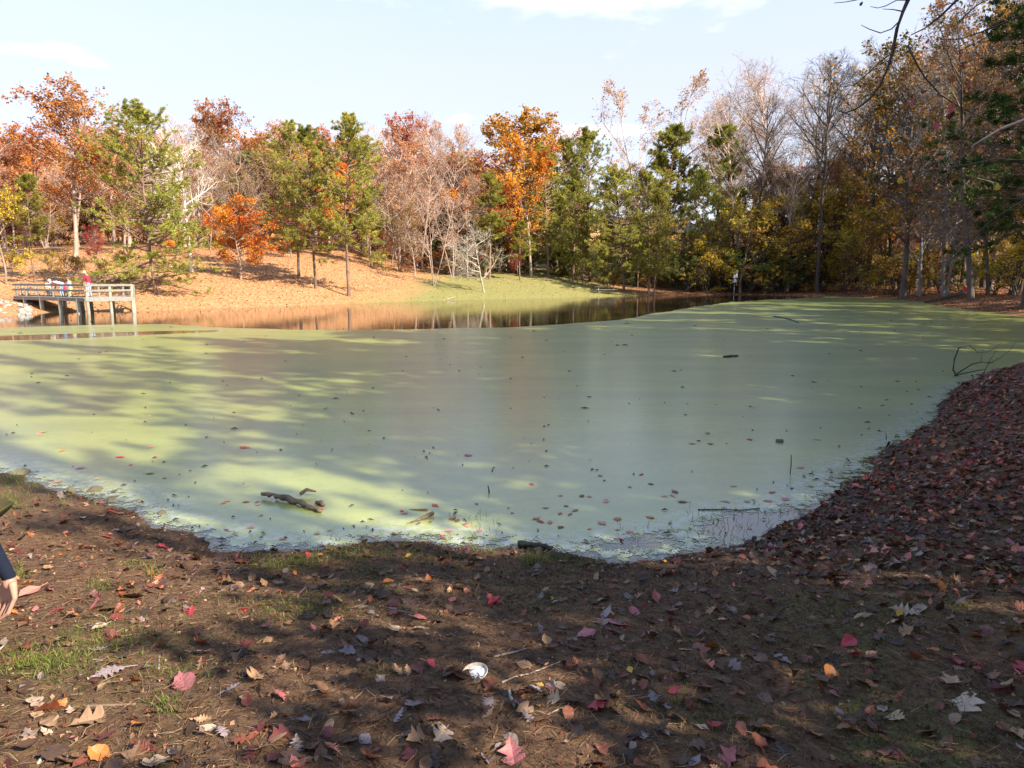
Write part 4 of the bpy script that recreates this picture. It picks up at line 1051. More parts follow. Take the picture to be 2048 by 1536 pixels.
def far_person(px, y, label, J, sc, top, legs, hat=None, hair=None, face=(-1, -.4, 0), sleeve=None, rz=0, forearm='skin'):
    o = empty('person', (px_x(px, y, DZ + .8), y, DZ), rz); tag(o, label, "person")
    J = dict(J); J['face'] = face
    figure('body', person(J, sc, top, legs, sleeve=sleeve, forearm=forearm), .022, o, 3)
    hd = Vector(J['head']); up = (hd - Vector(J['neck']))
    if hat: cap_part(o, 'cap', hd, up, face, sc, M[hat])
    if hair: cap_part(o, 'hair', hd - up.normalized() * .02, up, face, sc * 1.04, M[hair], 0)
    return o
stand = dict(neck=(-.05, 0, 1.46), pelvis=(.05, 0, .95), head=(-.16, -.02, 1.62), sh_l=(-.04, .19, 1.40), sh_r=(-.04, -.19, 1.40), el_l=(-.22, .2, 1.18), el_r=(-.16, -.26, 1.12), wr_l=(-.40, .08, 1.10), wr_r=(-.38, -.16, 1.12),
             hip_l=(.05, .09, .92), hip_r=(.05, -.09, .92), kn_l=(.02, .11, .48), kn_r=(.0, -.11, .48), an_l=(.05, .12, .08), an_r=(.03, -.12, .08), toe_l=(-.10, .13, .03), toe_r=(-.12, -.13, .03))
far_person(177, 48.2, "man in a maroon shirt and pale cap standing at the dock's corner railing", stand, 1.0, 'maroon', 'jeans', hat='white_cloth')
kid = {k: tuple(q * .72 for q in v) for k, v in stand.items()}
far_person(140, 49.2, "child in a blue-violet top and yellow-green shorts on the dock", kid, .8, 'blue_cloth', 'yellow_cloth', hair='hair_brown')
bend = dict(neck=(-.45, 0, 1.02), pelvis=(.10, 0, .88), head=(-.60, -.02, .98), sh_l=(-.40, .18, .98), sh_r=(-.40, -.18, .98), el_l=(-.46, .2, .72), el_r=(-.48, -.2, .72), wr_l=(-.52, .12, .50), wr_r=(-.55, -.12, .50),
            hip_l=(.10, .09, .86), hip_r=(.10, -.09, .86), kn_l=(-.02, .11, .46), kn_r=(-.02, -.11, .46), an_l=(.06, .12, .08), an_r=(.06, -.12, .08), toe_l=(-.1, .13, .03), toe_r=(-.1, -.13, .03))
far_person(121, 48.9, "person in a maroon and white top bending low over the dock", bend, 1.0, 'white_cloth', 'jeans', hair='hair_grey', face=(-.5, -.2, -.8), sleeve='maroon')
sit = dict(neck=(.0, 0, .92), pelvis=(.12, 0, .42), head=(-.08, -.02, 1.07), sh_l=(0, .18, .86), sh_r=(0, -.18, .86), el_l=(-.14, .22, .62), el_r=(-.14, -.22, .62), wr_l=(-.34, .12, .56), wr_r=(-.34, -.12, .56),
           hip_l=(.12, .1, .40), hip_r=(.12, -.1, .40), kn_l=(-.32, .13, .45), kn_r=(-.32, -.13, .45), an_l=(-.34, .14, .08), an_r=(-.34, -.14, .08), toe_l=(-.5, .14, .03), toe_r=(-.5, -.14, .03))
sq = {k: v for k, v in sit.items()}
far_person(97, 49.4, "person in a cream top sitting at the left of the group on the dock", sq, 1.0, 'cream', 'jeans', hair='hair_grey', face=(.6, -.6, -.3), rz=2.6)
far_person(131, 50.0, "small child in a red top sitting between the grown-ups on the dock", {k: tuple(q * .75 for q in v) for k, v in sit.items()}, .8, 'red_cloth', 'dark_cloth', hair='hair_brown')
for (px, y, lb) in ((97, 49.4, "low wooden stool under the person in the cream top"), (131, 50.0, "low wooden stool under the child in the red top")):
    o = empty('stool', (px_x(px, y, DZ + .8) + (.10 if px == 131 else -.10), y, DZ)); tag(o, lb, "stool")
    hh = .30 if px == 97 else .20
    Build().box((0, 0, hh - .02), (.36, .36, .04), bev=.008).obj('seat', M['weathered2'], o)
    for sx in (-1, 1):
        for sy in (-1, 1): Build().bar((sx * .15, sy * .15, 0), (sx * .12, sy * .12, hh - .04), .04, .04).obj('leg', M['weathered2'], o)

# ---- nest box with a predator guard
yb = 103.2; xb = px_x(1468, yb, .5); zb_ = gz(xb, yb)
nb = empty('nest_box', (xb, yb, zb_)); tag(nb, "pale wooden bird nest box with a cone guard on a pole at the far shore", "birdhouse")
u_ = 101 / FPX
Build().tube([(0, 0, -.4), (0, 0, 24 * u_)], .038, 8).obj('pole', M['metal'], nb)
Build().lathe([(.05, 31.5 * u_), (.14, 30 * u_), (.40, 23.0 * u_), (.40, 22.6 * u_), (.05, 22.8 * u_)], 18).obj('cone_guard', M['white_paint'], nb, smooth=True)
bx_ = Build().box((.06, 0, 38 * u_), (.56, .5, 13 * u_), bev=.02).obj('box', M['white_paint'], nb)
Build().box((.06, -.02, 45 * u_), (.66, .64, .06), bev=.01).obj('roof', M['metal'], nb)
Build().box((-.20, -.262, 38 * u_), (.03, .022, 12.6 * u_)).obj('corner_strip', M['metal'], nb)
Build().tube([(-.02, 0, 44 * u_), (-.02, 0, 51 * u_)], .03, 6).obj('mast', M['metal'], nb)

# ---- picnic table
yt = 96.0; xt = px_x(1211, yt, .6); zt = gz(xt, yt)
pt = empty('picnic_table', (xt, yt, zt), .06); tag(pt, "weathered grey wooden picnic table with attached benches on the far bank", "picnic table")
for k in range(4): Build().box((0, -.30 + k * .20, .86), (3.0, .185, .06), bev=.006).obj('tabletop_plank', M['weathered2'], pt)
for s_ in (-1, 1):
    for k in range(2): Build().box((0, s_ * (.72 + k * .16), .50), (3.0, .145, .055), bev=.006).obj('bench_plank', M['weathered2'], pt)
for sx in (-1, 1):
    for s_ in (-1, 1): Build().bar((sx * 1.05, s_ * .70, 0), (sx * 1.05, s_ * .22, .83), .09, .13, .006).obj('leg', M['weathered'], pt)
    Build().box((sx * 1.145, 0, .44), (.07, 1.78, .11), bev=.006).obj('crossbar', M['weathered'], pt)
    Build().box((sx * 1.0, 0, .80), (.07, .75, .06)).obj('cleat', M['weathered'], pt)
    Build().bar((sx * .95, 0, .42), (sx * .25, 0, .80), .08, .06).obj('brace', M['weathered'], pt)

# ---- house among the trees
M['siding'] = plain_mat("pale_siding", (.60, .52, .48), (.72, .63, .58), 3, .7, .3)
M['roofing'] = plain_mat("grey_roofing", (.20, .19, .18), (.32, .30, .28), 5, .8, .2)
M['window_glass'] = plain_mat("window_glass", (.05, .06, .07), (.09, .10, .11), 3, .1, .6)
yh = 128.0; xh = px_x(1388, yh, 6); 
hz0 = at_y(1388, 486, yh).z
ho = empty('house', (xh, yh, gz(xh, yh) - .1), .25); tag(ho, "pale house half hidden among the trees right of the pines", "house")
H0 = at_y(1388, 466, yh).z - ho.location.z
Build().box((0, 3, H0 / 2), (9, 6, H0)).obj('wall', M['siding'], ho)
rb_ = Build(); rb_.add([(-5, -.6, H0), (5, -.6, H0), (5, 6.6, H0), (-5, 6.6, H0), (-5, 3, H0 + 1.9), (5, 3, H0 + 1.9), (-5, -.6, H0 + .15), (5, -.6, H0 + .15), (5, 6.6, H0 + .15), (-5, 6.6, H0 + .15)], [[0, 3, 2, 1], [6, 7, 5, 4], [8, 9, 4, 5], [0, 1, 7, 6], [2, 3, 9, 8], [1, 2, 8, 7], [3, 0, 6, 9]], [[7, 8, 5], [9, 6, 4]])
rf = rb_.obj('roof', M['roofing'], ho); Build().box((2.5, 3.4, H0 + 2.1), (.7, .7, 1.4)).obj('chimney', M['siding'], rf)
for xx in (-3, -.6, 2.6):
    w_ = Build().box((xx, -.02, H0 - 1.3), (1.1, .05, 1.3)).obj('window', M['white_paint'], ho)
    Build().box((xx, -.05, H0 - 1.3), (.9, .03, 1.1)).obj('pane', M['window_glass'], w_)
Build().box((1.0, -.03, H0 - 1.6), (.95, .06, 2.0)).obj('door', M['white_paint'], ho)

# ---- logs on the far banks
def log(name, pts, r0, r1, mat, label, cat="log", stubs=0, sides=9, base=None, seed=0, rough=.12):
    rr = np.random.default_rng(seed)
    pts = [Vector(p) for p in pts]
    o0 = pts[0].copy()
    # refine and roughen
    fine = []
    for a_, b_ in zip(pts[:-1], pts[1:]):
        for k in range(5): fine.append(a_.lerp(b_, k / 5))
    fine.append(pts[-1])
    n = len(fine); rad = np.linspace(r0, r1, n) * (1 + rr.normal(size=n) * rough)
    loc = [np.array(p - o0) + rr.normal(size=3) * r0 * rough * .6 for p in fine]
    bd = Build().tube(loc, rad, sides)
    o = obj(name, bd.mesh(name, (mat,), smooth=True), None, loc=o0); tag(o, label, cat)
    return o
def on_ground(px, py, lift=0.0, y0=1.6, y1=130, st=.02):
    """where the line of sight through a picture point meets the ground"""
    d = ray(px, py); t = y0 / d.y
    while t * d.y < y1:
        p = Vector((0, 0, CAM_H)) + d * t
        if p.z <= max(gz(p.x, p.y), 0.0): return Vector((p.x, p.y, p.z + lift))
        t += max(st, t * .004)
    return Vector((0, 0, CAM_H)) + d * t
p0 = on_ground(206, 571); p1 = on_ground(292, 556)
log('fallen_log', [p0 + Vector((0, 0, .30)), p0.lerp(p1, .5) + Vector((0, 0, .25)), p1 + Vector((0, 0, .2))], .17, .10, M['dead_wood'], "fallen log slanting up the slope just right of the dock", seed=3)
p0 = on_ground(1312, 571); p1 = on_ground(1384, 577)
log('fallen_log', [p0 + Vector((0, 0, .1)), p1 + Vector((0, 0, .1))], .14, .09, M['grey_wood'], "pale fallen trunk lying at the feet of the two slim pines", seed=4)
p0 = on_ground(1850, 606); p1 = on_ground(1925, 593)
log('fallen_log', [p0 + Vector((0, 0, .05)), p1 + Vector((0, 0, .35))], .10, .16, M['dark_wood'], "dark log sloping into the duckweed at the right shore point", seed=5)
p0 = on_ground(893, 599); p1 = on_ground(912, 596)
log('stick', [p0 + Vector((0, 0, .05)), p1 + Vector((0, 0, .1))], .05, .03, M['grey_wood'], "pale stick lying at the waterline of the far green bank", "stick", seed=6)

# ---- rocks
def rock(seed, sub=3):
    import bmesh
    bm = bmesh.new(); bmesh.ops.create_icosphere(bm, subdivisions=sub, radius=1.0)
    rr = np.random.default_rng(seed); dirs = norm(rr.normal(size=(9, 3))); off = rr.uniform(.55, .95, 9)
    for v in bm.verts:
        p = np.array(v.co)
        for d_, o_ in zip(dirs, off):
            k = p @ d_ - o_
            if k > 0: p = p - d_ * k * .85
        v.co = p + rr.normal(size=3) * .02
    me = bpy.data.meshes.new("rock"); bm.to_mesh(me); bm.free()
    return me
rocks = [rock(s) for s in range(5)]
for me in rocks: me.materials.append(M['rock'])
rr = random.Random(4)
for i in range(46):
    px = rr.uniform(-40, 64); py = rr.uniform(602, 629) + max(0, (px - 20) * .12)
    p = on_ground(px, py)
    if p.z > 1.6: continue
    s_ = rr.uniform(.13, .27)
    o = obj('rock', rocks[i % 5], loc=p + Vector((0, 0, s_ * .15)), rot=(rr.uniform(-.3, .3), rr.uniform(-.3, .3), rr.uniform(0, 6)), scale=(s_, s_ * rr.uniform(.7, 1), s_ * rr.uniform(.5, .8)))
    tag(o, "pale sunlit riprap rock heaped on the bank left of the dock", "rock", "riprap rocks left of the dock")
stone_me = [rock(s + 20) for s in range(3)]
for me in stone_me: me.materials.append(M['mossy_rock'])
for (px, py, w, h_, lb) in [(190, 982, 34, 12, "dark flat stone sitting in the water at the left shore"), (140, 988, 26, 16, "sunlit tan stone on the left shore beside the dark flat stone"), (222, 1000, 30, 8, "low stone at the waterline below the dark flat stone"),
                            (40, 946, 46, 9, "dark mound of mud and stone at the waterline at the left edge"), (322, 1028, 26, 9, "small mossy hump rising from the water at the left"),
                            (1577, 1222, 15, 7, "small rounded tan pebble lying on the soil in the lower right"), (1568, 1412, 14, 8, "small pebble on the soil near the bottom right")]:
    p = on_ground(px, py); sc_ = p.y / FPX * 1.05
    o = obj('stone', stone_me[(px + py) % 3], loc=p, rot=(0, 0, px), scale=(w * sc_ * .5, w * sc_ * .4, h_ * sc_ * .9)); tag(o, lb, "stone")

# ---- drift wood in the pond
def wpt(px, py, z=.02): p = at_z(px, py, 0); return Vector((p.x, p.y, z))
lg = log('driftwood_log', [wpt(524, 996, .05), wpt(552, 1000, .055), wpt(590, 1009, .045), wpt(620, 1020, .03), wpt(642, 1027, .02)], .036, .018, M['dead_wood'], "rough brown driftwood log floating in the duckweed near the left shore", seed=8, rough=.26)
Build().tube([(0, 0, 0), (.05, .06, .03), (.16, .05, .012)], [.02, .022, .008], 7).obj('stub', M['dead_wood'], lg, smooth=True, loc=(.42, .02, -.01))
Build().tube([(0, 0, 0), (.06, -.03, .012), (.10, -.09, .0)], [.02, .026, .02], 7).obj('knot', M['dead_wood'], lg, smooth=True, loc=(.66, -.22, -.03))
log('driftwood', [wpt(820, 1047, .01), wpt(845, 1041, .025), wpt(866, 1033, .035)], .006, .028, M['dead_wood'], "club-shaped piece of driftwood floating near the middle shore", "driftwood", seed=9)
log('driftwood', [wpt(818, 1020, .004), wpt(838, 1021.5, .012), wpt(856, 1022, .014)], .004, .014, M['dead_wood'], "short thin bit of driftwood behind the club-shaped piece", "driftwood", seed=10)
log('driftwood_log', [wpt(1036, 1094, .03), wpt(1070, 1096, .03), wpt(1105, 1099, .01)], .030, .022, M['dark_wood'], "short black wet log at the waterline in the middle", seed=11)
log('driftwood', [wpt(1552, 884, .015), wpt(1567, 885, .02)], .030, .026, M['dead_wood'], "stubby piece of brown wood floating on the right part of the pond", "driftwood", seed=12)
log('twig', [wpt(1396, 1021, .01), wpt(1440, 1021, .012), wpt(1480, 1022, .01), wpt(1520, 1018, .01)], .006, .004, M['dark_wood'], "long dark twig lying on the open water near the right shore", "twig", seed=13)
log('stick', [wpt(1580, 948, -.05), wpt(1581, 948, .12), wpt(1580, 948, .245)], .007, .005, M['dark_wood'], "thin upright stick standing in the duckweed at the right", "stick", seed=14, rough=.06)
log('stick', [wpt(978, 986, -.03), wpt(978, 986, .035), wpt(976, 986, .085)], .010, .005, M['dark_wood'], "short black stick poking up from the pond in the middle", "stick", seed=15)
log('stick', [wpt(1772, 880, -.03), wpt(1772, 880, .06), wpt(1770, 880, .11)], .006, .004, M['dark_wood'], "small upright stick in the shallows by the right bank", "stick", seed=16)
log('twig', [wpt(1548, 634, .02), wpt(1575, 638, .04), wpt(1597, 646, .02)], .05, .03, M['dark_wood'], "dark curved twig floating far out on the duckweed at the right", "twig", seed=17)
log('twig', [wpt(1446, 715, .02), wpt(1462, 715, .05), wpt(1476, 713, .02)], .035, .025, M['dark_wood'], "small dark branch floating far out right of the middle", "twig", seed=18)
# dead branch leaning out of the pond at the right bank
bo = wpt(1908, 752, .02)
br = empty('dead_branch', bo); tag(br, "dead forked branch sticking out of the pond beside the right bank", "branch")
yb0 = bo.y
def bp(px, py, dy=0.0): return at_y(px, py, yb0 + dy) - bo
for (nm, pts, r0, r1) in [('limb', [(1985, 775, -1.0), (1950, 764, -.6), (1915, 754, 0), (1906, 740, 0), (1909, 718, .1), (1918, 695, .2)], .030, .016),
                      ('twig', [(1918, 695, .2), (1938, 691, .3), (1950, 699, .3), (1954, 705, .4)], .010, .005), ('limb', [(1908, 752, 0), (1925, 740, -.1), (1945, 728, -.1), (1962, 724, 0), (1988, 726, .1)], .020, .008),
                      ('limb', [(1908, 752, 0), (1935, 745, -.2), (1960, 740, -.2), (1972, 739, -.2)], .018, .008), ('twig', [(1950, 762, -.6), (1968, 745, -.4), (1980, 720, -.2), (1992, 702, -.1)], .012, .006),
                      ('twig', [(1976, 728, -.2), (2000, 716, -.1), (2020, 700, 0), (2032, 684, .1)], .008, .003), ('twig', [(1953, 705, .4), (1975, 704, .4), (1990, 696, .4), (2005, 684, .4)], .006, .003),
                      ('twig', [(1962, 724, 0), (1964, 708, .1), (1966, 694, .1)], .005, .002), ('twig', [(1965, 745, -.2), (1990, 742, -.1), (2025, 733, .1)], .006, .003), ('twig', [(1990, 703, -.1), (2003, 706, 0)], .004, .002)]:
    Build().tube([bp(*p) for p in pts], np.linspace(r0, r1, len(pts)), 6).obj(nm, M['dark_wood'], br, smooth=True)

# ---- the saucer and sticks on the near bank
M['saucer'] = plain_mat("stained_saucer", (.30, .24, .17), (.55, .47, .37), 30, .5, .4, bump=.2)
M['saucer_in'] = plain_mat("whitish_residue", (.50, .53, .54), (.72, .76, .78), 40, .35, .5, bump=.3)
p = on_ground(951, 1352)
sa = empty('saucer', p + Vector((0, 0, .008))); sa.rotation_euler = (.10, -.16, .3); tag(sa, "small round stained saucer lying on the bare soil, whitish inside", "saucer")
R_ = .064
Build().lathe([(.001, .002), (R_ * .82, .002), (R_ * .95, .006), (R_, .020), (R_ * .985, .0215), (R_ * .96, .020), (R_ * .90, .0085), (R_ * .80, .0062), (.001, .0062)], 40).obj('dish', M['saucer'], sa, smooth=True)
Build().lathe([(R_ * .80, .0072), (R_ * .5, .0085), (.001, .0088)], 32).obj('residue', M['saucer_in'], sa, smooth=True)
def ground_stick(name, pxs, r0, r1, mat, label, cat="twig", seed=0, lift=.008):
    pts = []
    for (a_, b_) in pxs:
        q = on_ground(a_, b_); pts.append(q + Vector((0, 0, lift)))
    return log(name, pts, r0, r1, mat, label, cat, seed=seed, rough=.15, sides=7)
ground_stick('twig', [(988, 1316), (1010, 1311), (1036, 1305), (1052, 1300)], .0055, .003, M['grey_wood'], "grey twig lying above and right of the saucer", seed=31)
ground_stick('twig', [(1004, 1368), (1030, 1356), (1060, 1350), (1090, 1338), (1120, 1326)], .0045, .0022, M['grey_wood'], "long thin twig reaching from the saucer's right towards the magenta leaf", seed=32)
ground_stick('stick', [(1017, 1384), (1022, 1400), (1030, 1416)], .0085, .0075, M['grey_wood'], "short thick peeled stick below the saucer", "stick", seed=33, lift=.01)
ground_stick('stick', [(170, 1416), (220, 1415), (272, 1412)], .0075, .006, M['dead_wood'], "brown stick lying across the soil at the lower left", "stick", seed=34, lift=.01)
ground_stick('twig', [(1095, 1432), (1130, 1416), (1160, 1400)], .003, .002, M['grey_wood'], "thin grey twig right of the peeled stick", seed=35)
ground_stick('stick', [(75, 1532), (88, 1518), (98, 1508)], .008, .007, M['grey_wood'], "weathered stick at the bottom left corner", "stick", seed=36, lift=.01)
ground_stick('twig', [(775, 1222), (810, 1226), (850, 1238)], .0045, .003, M['grey_wood'], "pale twig among brown leaves in the middle of the bank", seed=37)
ground_stick('twig', [(1590, 1258), (1640, 1250), (1690, 1246)], .004, .002, M['dead_wood'], "brown twig on the mossy right part of the bank", seed=38)
ground_stick('twig', [(1870, 1370), (1905, 1400), (1925, 1440)], .003, .002, M['dead_wood'], "thin twig near the bleached leaf in the lower right", seed=39)
ground_stick('twig', [(318, 1340), (318, 1325), (320, 1312)], .004, .004, M['grey_wood'], "short upright-lying twig left of the middle of the soil", seed=40)
ground_stick('twig', [(430, 1140), (470, 1143), (500, 1141)], .005, .003, M['grey_wood'], "pale twig at the top of the left bank near the water", seed=41)
ground_stick('twig', [(1000, 1388), (960, 1392), (930, 1384)], .003, .002, M['dead_wood'], "thin brown twig just below the saucer", seed=42)

# ================================================================== LEAVES, GRASS, NEAR THINGS
# ---- leaf shapes
def leaf_strip(widths, L=1.0, curl=.3, cup=.2, twist=.2, seed=0, stem=.25, wave=.04):
    r = np.random.default_rng(seed); n = len(widths); V = []; 
    ys = np.linspace(0, L, n)
    a = 0; y = 0; z = 0; prev = 0
    spine = []
    for i in range(n):
        t = i / (n - 1)
        spine.append((y, z, a)); a += curl / (n - 1) * (1 + .6 * r.normal()); y += L / (n - 1) * math.cos(a); z += L / (n - 1) * math.sin(a)
    for i, w in enumerate(widths):
        t = i / (n - 1); y, z, a = spine[i]; tw = twist * (t - .4)
        wl = w * (1 + r.normal() * .08); wr = w * (1 + r.normal() * .08)
        for sx, ww in ((-1, wl), (0, 0), (1, wr)):
            x = sx * ww; zz = abs(x) * cup + x * tw + r.normal() * wave * (1 if sx else .2) * (w > .03)
            V.append((x, y - L * .45, z + zz))
    Q = []
    for i in range(n - 1):
        for k in (0, 1): b = i * 3 + k; Q.append([b, b + 1, b + 4, b + 3])
    b = len(V); s = .014
    y0 = -L * .45
    for (yy, zz) in ((y0 + .02, .0), (y0 - stem, .03 * r.normal())):
        V += [(-s, yy, zz), (s, yy, zz), (0, yy, zz + s * 1.6)]
    Q += [[b, b + 1, b + 4, b + 3], [b + 1, b + 2, b + 5, b + 4], [b + 2, b, b + 3, b + 5]]
    V = np.array(V); V[:, 2] -= np.quantile(V[:, 2], .15)
    return V, np.array(Q)
SHAPES = {
    'oval': [.015, .14, .23, .27, .265, .22, .14, .05, .006],
    'oak': [.02, .13, .06, .22, .09, .30, .10, .28, .09, .17, .05, .06, .008],
    'maple': [.05, .36, .40, .17, .47, .30, .14, .17, .05, .006],
    'beech': [.01, .17, .25, .29, .30, .27, .22, .14, .05, .006],
    'tulip': [.04, .38, .42, .34, .26, .38, .36, .20, .13],
}
LT = {}
for sh, wd in SHAPES.items():
    for v in range(6):
        rr = np.random.default_rng(hash(sh) % 97 + v if False else sum(map(ord, sh)) + v * 13)
        LT[(sh, v)] = leaf_strip(wd, 1.0, rr.uniform(-.9, 1.1), rr.uniform(-.15, .55), rr.uniform(-.5, .5), sum(map(ord, sh)) * 7 + v, rr.uniform(.1, .4), .03)
        LT[(sh, v, 'flat')] = leaf_strip(wd, 1.0, rr.uniform(-.12, .15), rr.uniform(-.03, .08), rr.uniform(-.08, .08), sum(map(ord, sh)) * 9 + v, rr.uniform(.1, .4), .010)
PAL = {'dark brown': (.070, .037, .022), 'brown': (.145, .075, .040), 'red-brown': (.20, .062, .032), 'maroon': (.135, .032, .026), 'tan': (.34, .20, .11), 'orange': (.46, .16, .04), 'pink': (.52, .17, .17),
       'crimson': (.42, .045, .055), 'greyish lilac': (.25, .19, .19), 'pale buff': (.50, .36, .25), 'yellow': (.58, .36, .06), 'salmon': (.60, .22, .16)}
PN = list(PAL)
def near_leaf_mat(name, from_attr):
    m, nt, out = new_mat(name); g = NT(nt)
    if from_attr:
        a = g.n('ShaderNodeAttribute', attribute_name='col'); c = a.outputs['Color']
    else:
        oi = g.n('ShaderNodeObjectInfo'); c = oi.outputs['Color']
    pos = g.n('ShaderNodeNewGeometry').outputs['Position']
    n1 = g.noise(pos, 45, 4, .65); n2 = g.noise(pos, 180, 3, .6)
    hsv = g.n('ShaderNodeHueSaturation'); g.l(c, hsv.inputs['Color'])
    g.l(g.math('MULTIPLY_ADD', n1, .9, .55), hsv.inputs['Value']); g.l(g.math('MULTIPLY_ADD', n2, .5, .75), hsv.inputs['Saturation'])
    c2 = g.mix(g.math('MULTIPLY', g.rng(n1, .60, .70), .55), hsv.outputs[0], (.06, .03, .02))
    p = g.princ(c2, .50, .42, g.bump(n2, .25, .004))
    t = g.n('ShaderNodeBsdfTranslucent'); g.l(c2, t.inputs[0]); mx = g.n('ShaderNodeMixShader'); mx.inputs[0].default_value = .15
    g.l(p, mx.inputs[1]); g.l(t.outputs[0], mx.inputs[2]); g.l(mx.outputs[0], out.inputs[0])
    return m
M['leaf_single'] = near_leaf_mat("fallen_leaf_surface", False)
M['leaf_mass'] = near_leaf_mat("leaf_litter_surface", True)
LM = {k: mesh_np("leaf_" + k[0], v[0], v[1], None, (M['leaf_single'],), smooth=False) for k, v in LT.items()}

def normal_at(x, y, e=.06):
    z = [gz(x - e, y), gz(x + e, y), gz(x, y - e), gz(x, y + e)]
    return Vector((-(z[1] - z[0]) / (2 * e), -(z[3] - z[2]) / (2 * e), 1)).normalized()
def in_view(x, y, z, m=30):
    px, py = proj(x, y, z); return -m < px < 2048 + m and -m < py < 1536 + m

# ---- leaf litter of the near bank: one mass
lr_ = np.random.default_rng(77)
N = 110000
r_ = lr_.random(N)
xs = np.where(r_ < .35, lr_.uniform(-5, 9, N), lr_.uniform(2, 17, N)); ys = np.where(r_ < .35, lr_.uniform(1.3, 8.5, N), lr_.uniform(3, 20, N))
zs, ss = ground_arr(xs, ys)
densn = fbm(xs, ys, .6, 4, 91)
edge = np.exp(-((ss - .5) / 1.1) ** 2)
rightb = sstep(.5, 5.0, xs - .15 * ys)
pacc = .085 + .14 * np.clip((densn - .42) * 4, 0, 1) + edge * (.05 + .30 * sstep(.2, 3.0, xs)) + rightb * .42 * np.exp(-np.maximum(ss - 2.5, 0) / 2.2)
pacc = pacc * np.where(r_ < .35, 1.0, .95)
# keep the moss patches mostly clear
for (mx_, my_, mr_) in [(1.5, 2.3, .6), (2.6, 3.6, .6)]: pacc = pacc * (1 - .55 * np.exp(-((xs - mx_) ** 2 + (ys - my_) ** 2) / mr_ ** 2))
ok = (ss > .03) & (lr_.random(N) < pacc)
w_ = ys * math.cos(PITCH) - (zs - CAM_H) * math.sin(PITCH); vx = np.abs(xs / np.maximum(w_, .1)) < .80
ok &= vx & (ys > 1.5)
xs, ys, zs, ss = xs[ok], ys[ok], zs[ok], ss[ok]; n = len(xs)
e = .05
zx1, _ = ground_arr(xs + e, ys); zx0, _ = ground_arr(xs - e, ys); zy1, _ = ground_arr(xs, ys + e); zy0, _ = ground_arr(xs, ys - e)
nrm_ = norm(np.stack([-(zx1 - zx0) / (2 * e), -(zy1 - zy0) / (2 * e), np.ones(n)], 1) + lr_.normal(size=(n, 3)) * np.array([.36, .36, 0]))
keys = list(SHAPES)
Vs = []; Qs_ = []; Cs = []; off = 0
rb2 = sstep(2.0, 6.0, xs)
kind_ = lr_.choice(5, n, p=[.24, .25, .24, .17, .10]); var_ = lr_.integers(0, 6, n); size_ = .035 + .075 * lr_.random(n) ** 1.3
pal_l = np.array([.30, .24, .11, .10, .07, .03, .02, .015, .07, .02, .005, .02]); pal_r = np.array([.24, .22, .30, .12, .06, .05, .02, .05, .004, .01, .0, .015])
pc_l = np.cumsum(pal_l / pal_l.sum()); pc_r = np.cumsum(pal_r / pal_r.sum())
u = lr_.random(n); isr = lr_.random(n) < rb2
cidx = np.where(isr, np.searchsorted(pc_r, u), np.searchsorted(pc_l, u)); cidx = np.clip(cidx, 0, len(PN) - 1)
carr = np.array([PAL[k] for k in PN])[cidx] * lr_.uniform(.5, 1.1, (n, 1)) * np.where(isr[:, None], np.array([1.2, .98, .72]), np.array([1.08, 1., .85]))
az_ = lr_.uniform(0, 6.283, n)
for ki, sh in enumerate(keys):
    for v in range(6):
        s_ = np.where((kind_ == ki) & (var_ == v))[0]
        if not len(s_): continue
        Vt, Qt = LT[(sh, v)]
        nz = nrm_[s_]; a0 = np.stack([np.cos(az_[s_]), np.sin(az_[s_]), np.zeros(len(s_))], 1)
        xx = norm(a0 - (a0 * nz).sum(1, keepdims=True) * nz); yy = np.cross(nz, xx)
        flip = np.where(lr_.random(len(s_)) < .5, 1, -1)[:, None]
        P_ = Vt[None] * size_[s_][:, None, None]
        # squash curl for leaves pressed down
        P_ = P_ * np.stack([np.ones(len(s_)), np.ones(len(s_)), lr_.uniform(.5, 1.35, len(s_))], 1)[:, None, :]
        Wv = P_[:, :, 0:1] * xx[:, None] + P_[:, :, 1:2] * yy[:, None] + P_[:, :, 2:3] * nz[:, None] + np.stack([xs[s_], ys[s_], zs[s_] + lr_.uniform(.002, .016, len(s_))], 1)[:, None]
        Vs.append(Wv.reshape(-1, 3)); m_ = len(Vt)
        Qs_.append((Qt[None] + (np.arange(len(s_)) * m_)[:, None, None]).reshape(-1, 4) + off); off += len(s_) * m_
        Cs.append(np.repeat(carr[s_], len(Qt), 0))
me = mesh_np("leaf_litter", np.vstack(Vs), np.vstack(Qs_), None, (M['leaf_mass'],))
Cc_ = np.vstack(Cs); ca = me.attributes.new("col", 'FLOAT_COLOR', 'FACE'); ca.data.foreach_set("color", np.hstack([Cc_, np.ones((len(Cc_), 1))]).astype(np.float32).ravel())
# crumbs of broken leaf between them
nb = 16000
bx_ = lr_.uniform(-4, 7, nb); by_ = 1.7 + lr_.random(nb) ** 1.2 * 6; bz_, bs_ = ground_arr(bx_, by_)
kb = (bs_ > .02) & (np.abs(bx_ / (by_ + .2)) < .8); bx_, by_, bz_ = bx_[kb], by_[kb], bz_[kb]
Vc, Qc = leaves(np.stack([bx_, by_, bz_ + .006], 1), .022, lr_, up=.5, aspect=.8, fold=.5)
me2 = mesh_np("leaf_crumbs", Vc, Qc, None, (M['leaf_mass'],)); cc2 = np.array([PAL[k] for k in ('dark brown', 'brown', 'red-brown', 'tan', 'dark brown')])[lr_.integers(0, 5, len(Qc))] * lr_.uniform(.5, 1.1, (len(Qc), 1))
ca2 = me2.attributes.new("col", 'FLOAT_COLOR', 'FACE'); ca2.data.foreach_set("color", np.hstack([cc2, np.ones((len(Qc), 1))]).astype(np.float32).ravel())
tag(obj("leaf_crumbs", me2), "crumbled bits of dead leaf on the bare soil", kind='stuff')
